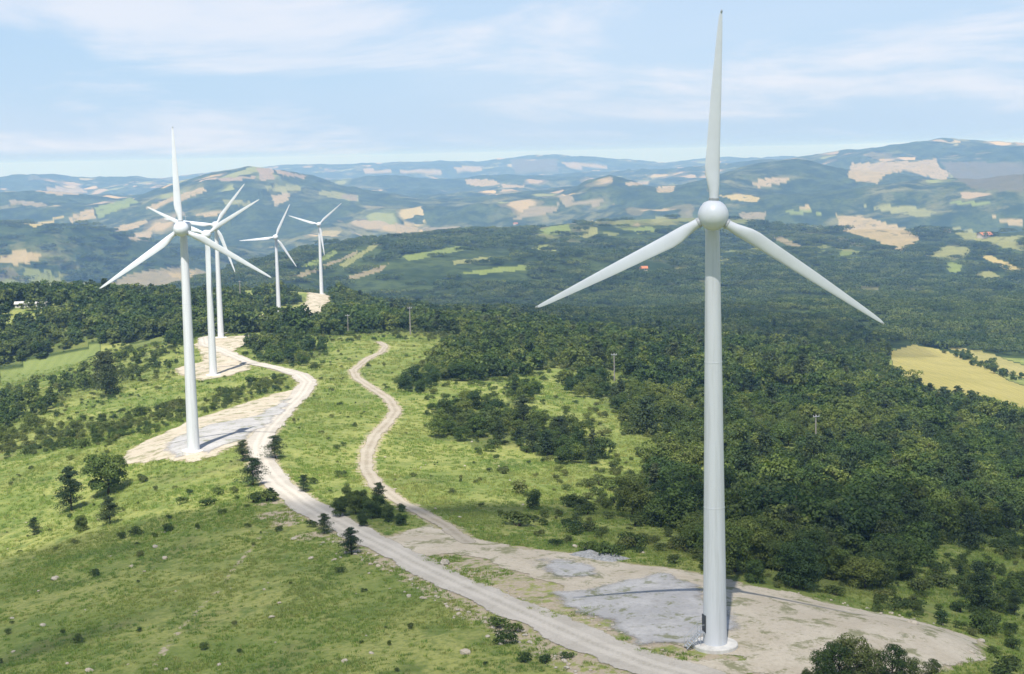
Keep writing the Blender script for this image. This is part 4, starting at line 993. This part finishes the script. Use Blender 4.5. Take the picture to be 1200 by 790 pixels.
# ---- rough grass
def tuft(seed):
    rs = np.random.default_rng(seed); V = []; Fc = []
    for k in range(34):
        a_ = rs.uniform(0, 6.283); rr = rs.uniform(0, .55); x, y = rr * math.cos(a_), rr * math.sin(a_); t = rs.uniform(0, 6.283); w = rs.uniform(.025, .05); h = rs.uniform(.12, .38); b = rs.normal(0, .12, 2)
        i = len(V); V += [(x - w * math.cos(t), y - w * math.sin(t), -.02), (x + w * math.cos(t), y + w * math.sin(t), -.02), (x + b[0], y + b[1], h)]; Fc.append((i, i + 1, i + 2))
    return mesh_from('tuft', np.array(V), np.array(Fc), MAT['grass'])
TF = [tuft(700 + k) for k in range(4)]
GP = []; GS = []
for x0_, x1_, y0_, y1_, c_, sc_ in ((-105, 105, 185, 300, .8, 1.0), (-160, 160, 300, 470, 1.15, 1.3), (-260, 260, 470, 780, 2.2, 2.0)):
    X, Y, rs = jgrid(x0_, x1_, y0_, y1_, c_, 990 + int(y0_))
    k = np.abs(np.arctan2(X, Y)) < .35; X, Y = X[k], Y[k]; Z = sheet_h(X, Y); U, V, D = project(np.stack([X, Y, Z], 1)); Rg = np.hypot(X, Y)
    HS = hard_sd(X, Y); nz = fbm(X, Y, 8, 3, 73); isl = sd_poly(X, Y, ISLE)
    k = ((HS > .6) | ((isl < -.8) & (nz > .5))) & (rs.random(len(X)) < np.clip(.22 + 1.7 * (nz - .32), .06, .95)) & ((cover_woods(U, V, Rg) < .5) | (rs.random(len(X)) < .45)) & (U > -15) & (U < 1215) & (V < 805)
    GP.append(np.stack([X[k], Y[k], Z[k]], 1)); GS.append(rs.uniform(.6, 1.5, k.sum()) * sc_)
GP = np.concatenate(GP); GS = np.concatenate(GS)
scatter('grass', TF, GP, rng.integers(0, 4, len(GP)), rng.uniform(0, 6.28, len(GP)), GS, 'rough grass on the open slopes', 'grass')

# ------------------------------------------------------------------ stones
def rock_mesh(seed):
    rs = np.random.default_rng(seed); bm = bmesh.new(); bmesh.ops.create_icosphere(bm, subdivisions=2, radius=.5)
    cuts = unit(rs, 7)
    for v_ in bm.verts:
        p = np.array(v_.co)
        for c_ in cuts:
            d = p @ c_
            lim = .30 + .12 * ((c_[0] * 7 + c_[1] * 3) % 1)
            if d > lim: p = p - c_ * (d - lim) * .85
        p[2] *= .72; v_.co = Vector(p + rs.normal(0, .012, 3))
    me = bpy.data.meshes.new('stone'); bm.to_mesh(me); bm.free(); me.materials.append(MAT['rock']); return me
RK = [rock_mesh(800 + k) for k in range(6)]
def stone(u, v, s, label, group=None):
    P = px_ground(u, v); z = float(sheet_h(P[0], P[1])[0]); h = s
    o = link('stone', RK[random.randrange(6)], loc=(P[0], P[1], z + .10 * s), rot=(random.uniform(-.25, .25), random.uniform(-.25, .25), random.uniform(0, 6.28)), scale=(s * random.uniform(.9, 1.4), s * random.uniform(.8, 1.2), s * random.uniform(.7, 1.1)))
    tag(o, label, 'rock', group)
    if group: PEND.append((o, u, v))
stone(522, 661, 2.0, 'large cream boulder at the tip of the strip between road and apron'); stone(65, 678, 1.6, 'big white boulder on the shaded slope at the lower left')
for u, v, s, l in ((674, 641, .9, 'round white stone at the grass edge left of the gravel heap'), (686, 642, .8, 'second white stone, next to the gravel heap'), (752, 647, 1.0, 'flat pale stone in the grass right of the gravel heap'), (193, 653, 1.3, 'flat white slab in the grass left of the faint footpath'), (182, 641, 1.1, 'tan stone just above the flat white slab'),
                   (345, 631, 1.1, 'white stone beside the junction verge on the grass'), (364, 652, 1.0, 'pale stone in the grass below the verge'), (545, 770, 1.5, 'white block among rubble below the road at the bottom'), (1070, 731, 1.5, 'long white block on the far rim of the earth apron'), (1150, 752, 1.1, 'stone at the right tip of the earth apron'), (1138, 764, 1.2, 'stone below the right tip of the earth apron'), (105, 790, 1.2, 'white stone cut by the bottom edge of the picture')):
    stone(u, v, s, l)
VERGE_PX = [(395, 628), (440, 652), (500, 684), (560, 718), (620, 748), (680, 776)]
for k in range(95):
    t = random.random() * (len(VERGE_PX) - 1); i = int(t); f = t - i
    u = VERGE_PX[i][0] * (1 - f) + VERGE_PX[i + 1][0] * f; v = VERGE_PX[i][1] * (1 - f) + VERGE_PX[i + 1][1] * f
    stone(u + random.gauss(-6, 12), v + abs(random.gauss(4, 9)), random.uniform(.3, .85), 'small pale stone in the roadside rubble', 'stones of the road verge')
for k in range(45):
    t = random.random(); u = 495 + 300 * t; v = 660 + 108 * t ** 1.05 + random.gauss(0, 4)
    stone(u, v, random.uniform(.25, .6), 'small stone on the weedy strip', 'stones of the weedy strip')
for k in range(42):
    u = random.uniform(0, 440); v = random.uniform(600, 790)
    if v < 640 + (u - 250) * .3 and u > 250: continue
    stone(u, v, random.choice((.35, .45, .5, .7, .9)), 'small pale stone on the lower left grass', 'stones of the lower left slope')
for k in range(22):
    t = random.random(); u = 860 + 260 * t; v = 680 + 56 * t + random.gauss(1, 2.5)
    stone(u, v, random.uniform(.3, .8), 'pale stone on the far apron rim', 'stones of the apron rim')
for k in range(22):
    stone(random.uniform(440, 660), random.uniform(500, 625), random.uniform(.35, .7), 'small pale stone right of the winding track', 'stones right of the track')
# heap of grey gravel at the far rim of the pad
def heap(u0, v0, u1, v1, h):
    A_ = px_ground(u0, v0); B_ = px_ground(u1, v1); n = 46; m = 20; V = []; rs = np.random.default_rng(5)
    d = B_[:2] - A_[:2]; L = np.hypot(*d); d /= L; nn = np.array([-d[1], d[0]]); Wd = 2.6
    T, Q = np.meshgrid(np.linspace(0, 1, n), np.linspace(-1, 1, m))
    x = A_[0] + d[0] * T * L + nn[0] * Q * Wd; y = A_[1] + d[1] * T * L + nn[1] * Q * Wd
    prof = np.clip(1 - Q ** 2, 0, 1) * np.clip(np.sin(np.pi * np.clip(T, 0, 1)), 0, 1) ** .4 * (.45 + .9 * vnoise(T * 7, Q * 1.5, 4))
    z = sheet_h(x.ravel(), y.ravel()).reshape(x.shape) + prof * h + (rs.random(x.shape) - .5) * .16 * (prof > .05) - .05
    I = np.arange(n * m).reshape(m, n); q = np.stack([I[:-1, :-1].ravel(), I[:-1, 1:].ravel(), I[1:, 1:].ravel(), I[1:, :-1].ravel()], 1)
    c = np.array([x.mean(), y.mean(), z.min()])
    o = link('gravel_heap', mesh_from('gravel_heap', np.stack([x, y, z], -1).reshape(-1, 3) - c, q, MAT['heap']), loc=c)
    tag(o, 'long low heap of grey gravel at the far edge of the pad', 'gravel heap')
MAT['heap'] = plain_mat('crushed_stone', (.29, .29, .285), .95, .15, .3, 2.2)
heap(676, 648, 728, 657, 0.75)

# ------------------------------------------------------------------ utility poles
def pole(u, v, hp, label):
    P = px_ground(u, v); z = float(sheet_h(P[0], P[1])[0]); r = math.hypot(P[0], P[1]); h = hp * r / F
    rt = tag(link('utility_pole', None, loc=(P[0], P[1], z - .1), rot=(0, 0, random.uniform(-.3, .3))), label, 'utility pole', 'poles of the power line')
    w = max(.16, .022 * h)
    m_ = MB(); m_.tube([(0, 0, -.5), (0, 0, h)], [w * 1.15, w * .75], 10); link('pole', auto_smooth(m_.mesh('pole', MAT['polewood'])), rt)
    m_ = MB(); m_.box(-1.1, 1.1, -.10 - w, -w, h - .75, h - .55); ca = link('crossarm', m_.mesh('crossarm', MAT['metal']), rt)
    for x in (-.95, 0, .95):
        m_ = MB(); m_.lathe([(.04, 0), (.11, .05), (.07, .14), (.12, .2), (.05, .36)], 8); link('insulator', m_.mesh('insulator', MAT['wirewhite'], True), ca, loc=(x, -w - .05, h - .55) if x else (0, -w - .05, h - .55))
pole(956, 524, 38, 'grey utility pole standing in the dark wood right of the near tower'); pole(720, 446, 34, 'utility pole at the wood edge left of the near tower'); pole(481, 393, 34, 'utility pole behind the sunlit knoll above the winding track')
pole(408, 391, 24, 'thin utility pole in front of the ridge wood right of the farthest turbine'); pole(282, 358, 30, 'faint utility pole in the ridge wood between the left turbines')

# ------------------------------------------------------------------ houses
def house(u, v, wp, label, ratio=.6, white=False, rz=0.0, name='farmhouse', hf=.36, r_fix=None):
    P = px_ground(u, v); z = float(sheet_h(P[0], P[1])[0]); r = math.hypot(P[0], P[1]); L = wp * r / F; Wd = L * ratio; H = max(2.6, L * hf * .55); Rf = L * hf * .45
    rt = tag(link(name, None, loc=(P[0], P[1], z), rot=(0, 0, rz)), label, 'house' if not white else 'barn')
    m_ = MB(); m_.box(-L / 2, L / 2, -Wd / 2, Wd / 2, -3, H); m_.add([(-L / 2, -Wd / 2, H), (-L / 2, Wd / 2, H), (-L / 2, 0, H + Rf), (L / 2, -Wd / 2, H), (L / 2, Wd / 2, H), (L / 2, 0, H + Rf)], [(0, 2, 1), (3, 4, 5)])
    link('wall', m_.mesh('wall', MAT['whitewall' if white else 'wall']), rt)
    m_ = MB(); e = .06 * L; t = .35; sl_ = Rf / (Wd / 2)
    for s in (-1, 1):
        y1 = s * (Wd / 2 + e); z1 = H - e * sl_
        m_.add([(-L / 2 - e, y1, z1), (L / 2 + e, y1, z1), (L / 2 + e, 0, H + Rf), (-L / 2 - e, 0, H + Rf), (-L / 2 - e, y1, z1 + t), (L / 2 + e, y1, z1 + t), (L / 2 + e, 0, H + Rf + t), (-L / 2 - e, 0, H + Rf + t)],
               [(0, 1, 2, 3), (4, 5, 6, 7), (0, 1, 5, 4), (1, 2, 6, 5), (3, 0, 4, 7)])
    link('roof', m_.mesh('roof', MAT['whitewall' if white else 'roof']), rt)
    n = 3
    for k in range(n):
        m_ = MB(); x = -L / 2 + (k + .5) * L / n; m_.box(x - L * .05, x + L * .05, -Wd / 2 - .06, -Wd / 2 + .05, H * .35, H * .8); link('window' if k != 1 else 'door', m_.mesh('window', MAT['dark']), rt)
house(752, 320, 13, 'lone house with orange roof in the wood below the near rotor'); house(1154, 274, 15, 'farmhouse with red roof among pale fields at the far right', rz=.5); house(1110, 266, 8, 'small red roofed farmhouse left of the larger farm at the right', rz=-.3)
house(528, 271, 9, 'village house with red roof right of the tan field in the middle distance', rz=.4); house(536, 270, 7, 'smaller village house at the right end of the hamlet', rz=-.5); house(519, 271, 6, 'village house at the left end of the hamlet', rz=.1); house(604, 263, 5, 'tiny pale house on the far ridge below the domed hill', rz=.3)
house(28, 360, 18, 'long white barn roof showing above the trees at the far left', .35, True, .1, 'barn', .22); house(49, 360, 12, 'second white barn roof beside the long one at the far left', .4, True, -.05, 'barn', .25)

# ------------------------------------------------------------------ clouds out of view, added for the shade they cast on the ridge
def cloud_mat(opac):
    m, n, l, b = newmat('shade_cloud', 1.0, 0.0)
    d = n.new('ShaderNodeBsdfDiffuse'); d.inputs[0].default_value = (.9, .9, .9, 1); tr = n.new('ShaderNodeBsdfTransparent'); mx = n.new('ShaderNodeMixShader'); mx.inputs[0].default_value = opac
    tl = n.new('ShaderNodeBsdfTranslucent'); tl.inputs[0].default_value = (.9, .9, .9, 1); m2 = n.new('ShaderNodeMixShader'); l.new(d.outputs[0], m2.inputs[1]); l.new(tl.outputs[0], m2.inputs[2])
    l.new(tr.outputs[0], mx.inputs[1]); l.new(m2.outputs[0], mx.inputs[2]); l.new(mx.outputs[0], n['Material Output'].inputs[0]); return m
def cloud(gx_, gy_, a_, b_, rot, alt, seed, opac, label):
    """a lumpy flat-based cloud whose shadow falls around (gx, gy)"""
    rs = np.random.default_rng(seed); bm = bmesh.new(); bmesh.ops.create_icosphere(bm, subdivisions=5, radius=1)
    for v_ in bm.verts:
        p = v_.co; k_ = 1 + .55 * (float(fbm(np.array([p.x * 3 + seed * 7]), np.array([p.y * 3 + p.z * 2]), 1.6, 4, seed)[0]) - .5) * 2
        v_.co = Vector((p.x * a_ * k_, p.y * b_ * k_, (p.z if p.z > 0 else p.z * .15) * min(a_, b_) * .42 * k_))
    me = bpy.data.meshes.new('cloud'); bm.to_mesh(me); bm.free(); me.materials.append(cloud_mat(opac)); me.polygons.foreach_set('use_smooth', np.ones(len(me.polygons), bool))
    z0 = -10; t = (alt - z0) / SUN.z; p = Vector((gx_, gy_, z0)) + SUN * t
    o = link('cloud', me, loc=p, rot=(0, 0, rot)); tag(o, label, 'cloud', None, 'stuff')
cloud(28, 230, 155, 95, .24, 760, 3, .30, 'thin cloud out of view, added to shade the near turbine')
cloud(115, 1280, 195, 330, .05, 1150, 5, .20, 'broad cloud out of view, added to shade the wooded valley')

# ------------------------------------------------------------------ haze
HB = 50000; zmin = float(gz.min()) - 1; zmax = max(float(gz.max()), CAM_Z + 6, 95.0) + 8
mb = MB(); mb.box(-HB, HB, -HB, HB, zmin, zmax)
hz = bpy.data.materials.new('haze_air'); hz.use_nodes = True; hn = hz.node_tree.nodes; hn.clear()
pv = hn.new('ShaderNodeVolumePrincipled'); pv.inputs['Color'].default_value = (.29, .52, 1.0, 1); pv.inputs['Absorption Color'].default_value = (.86, .88, 1, 1); pv.inputs['Density'].default_value = 0.92e-4; pv.inputs['Anisotropy'].default_value = 0.0
oo = hn.new('ShaderNodeOutputMaterial'); hz.node_tree.links.new(pv.outputs[0], oo.inputs['Volume'])
ho = link('haze', mb.mesh('haze', hz)); tag(ho, 'thin blue haze filling the valleys out to the horizon', 'haze', None, 'stuff')
tell_apart()
print('TREES', cnt, len(rest), 'SHRUBS', ns, len(srest), 'GRASS', len(GP), 'FAR', len(FX), 'Z', zmin, zmax)
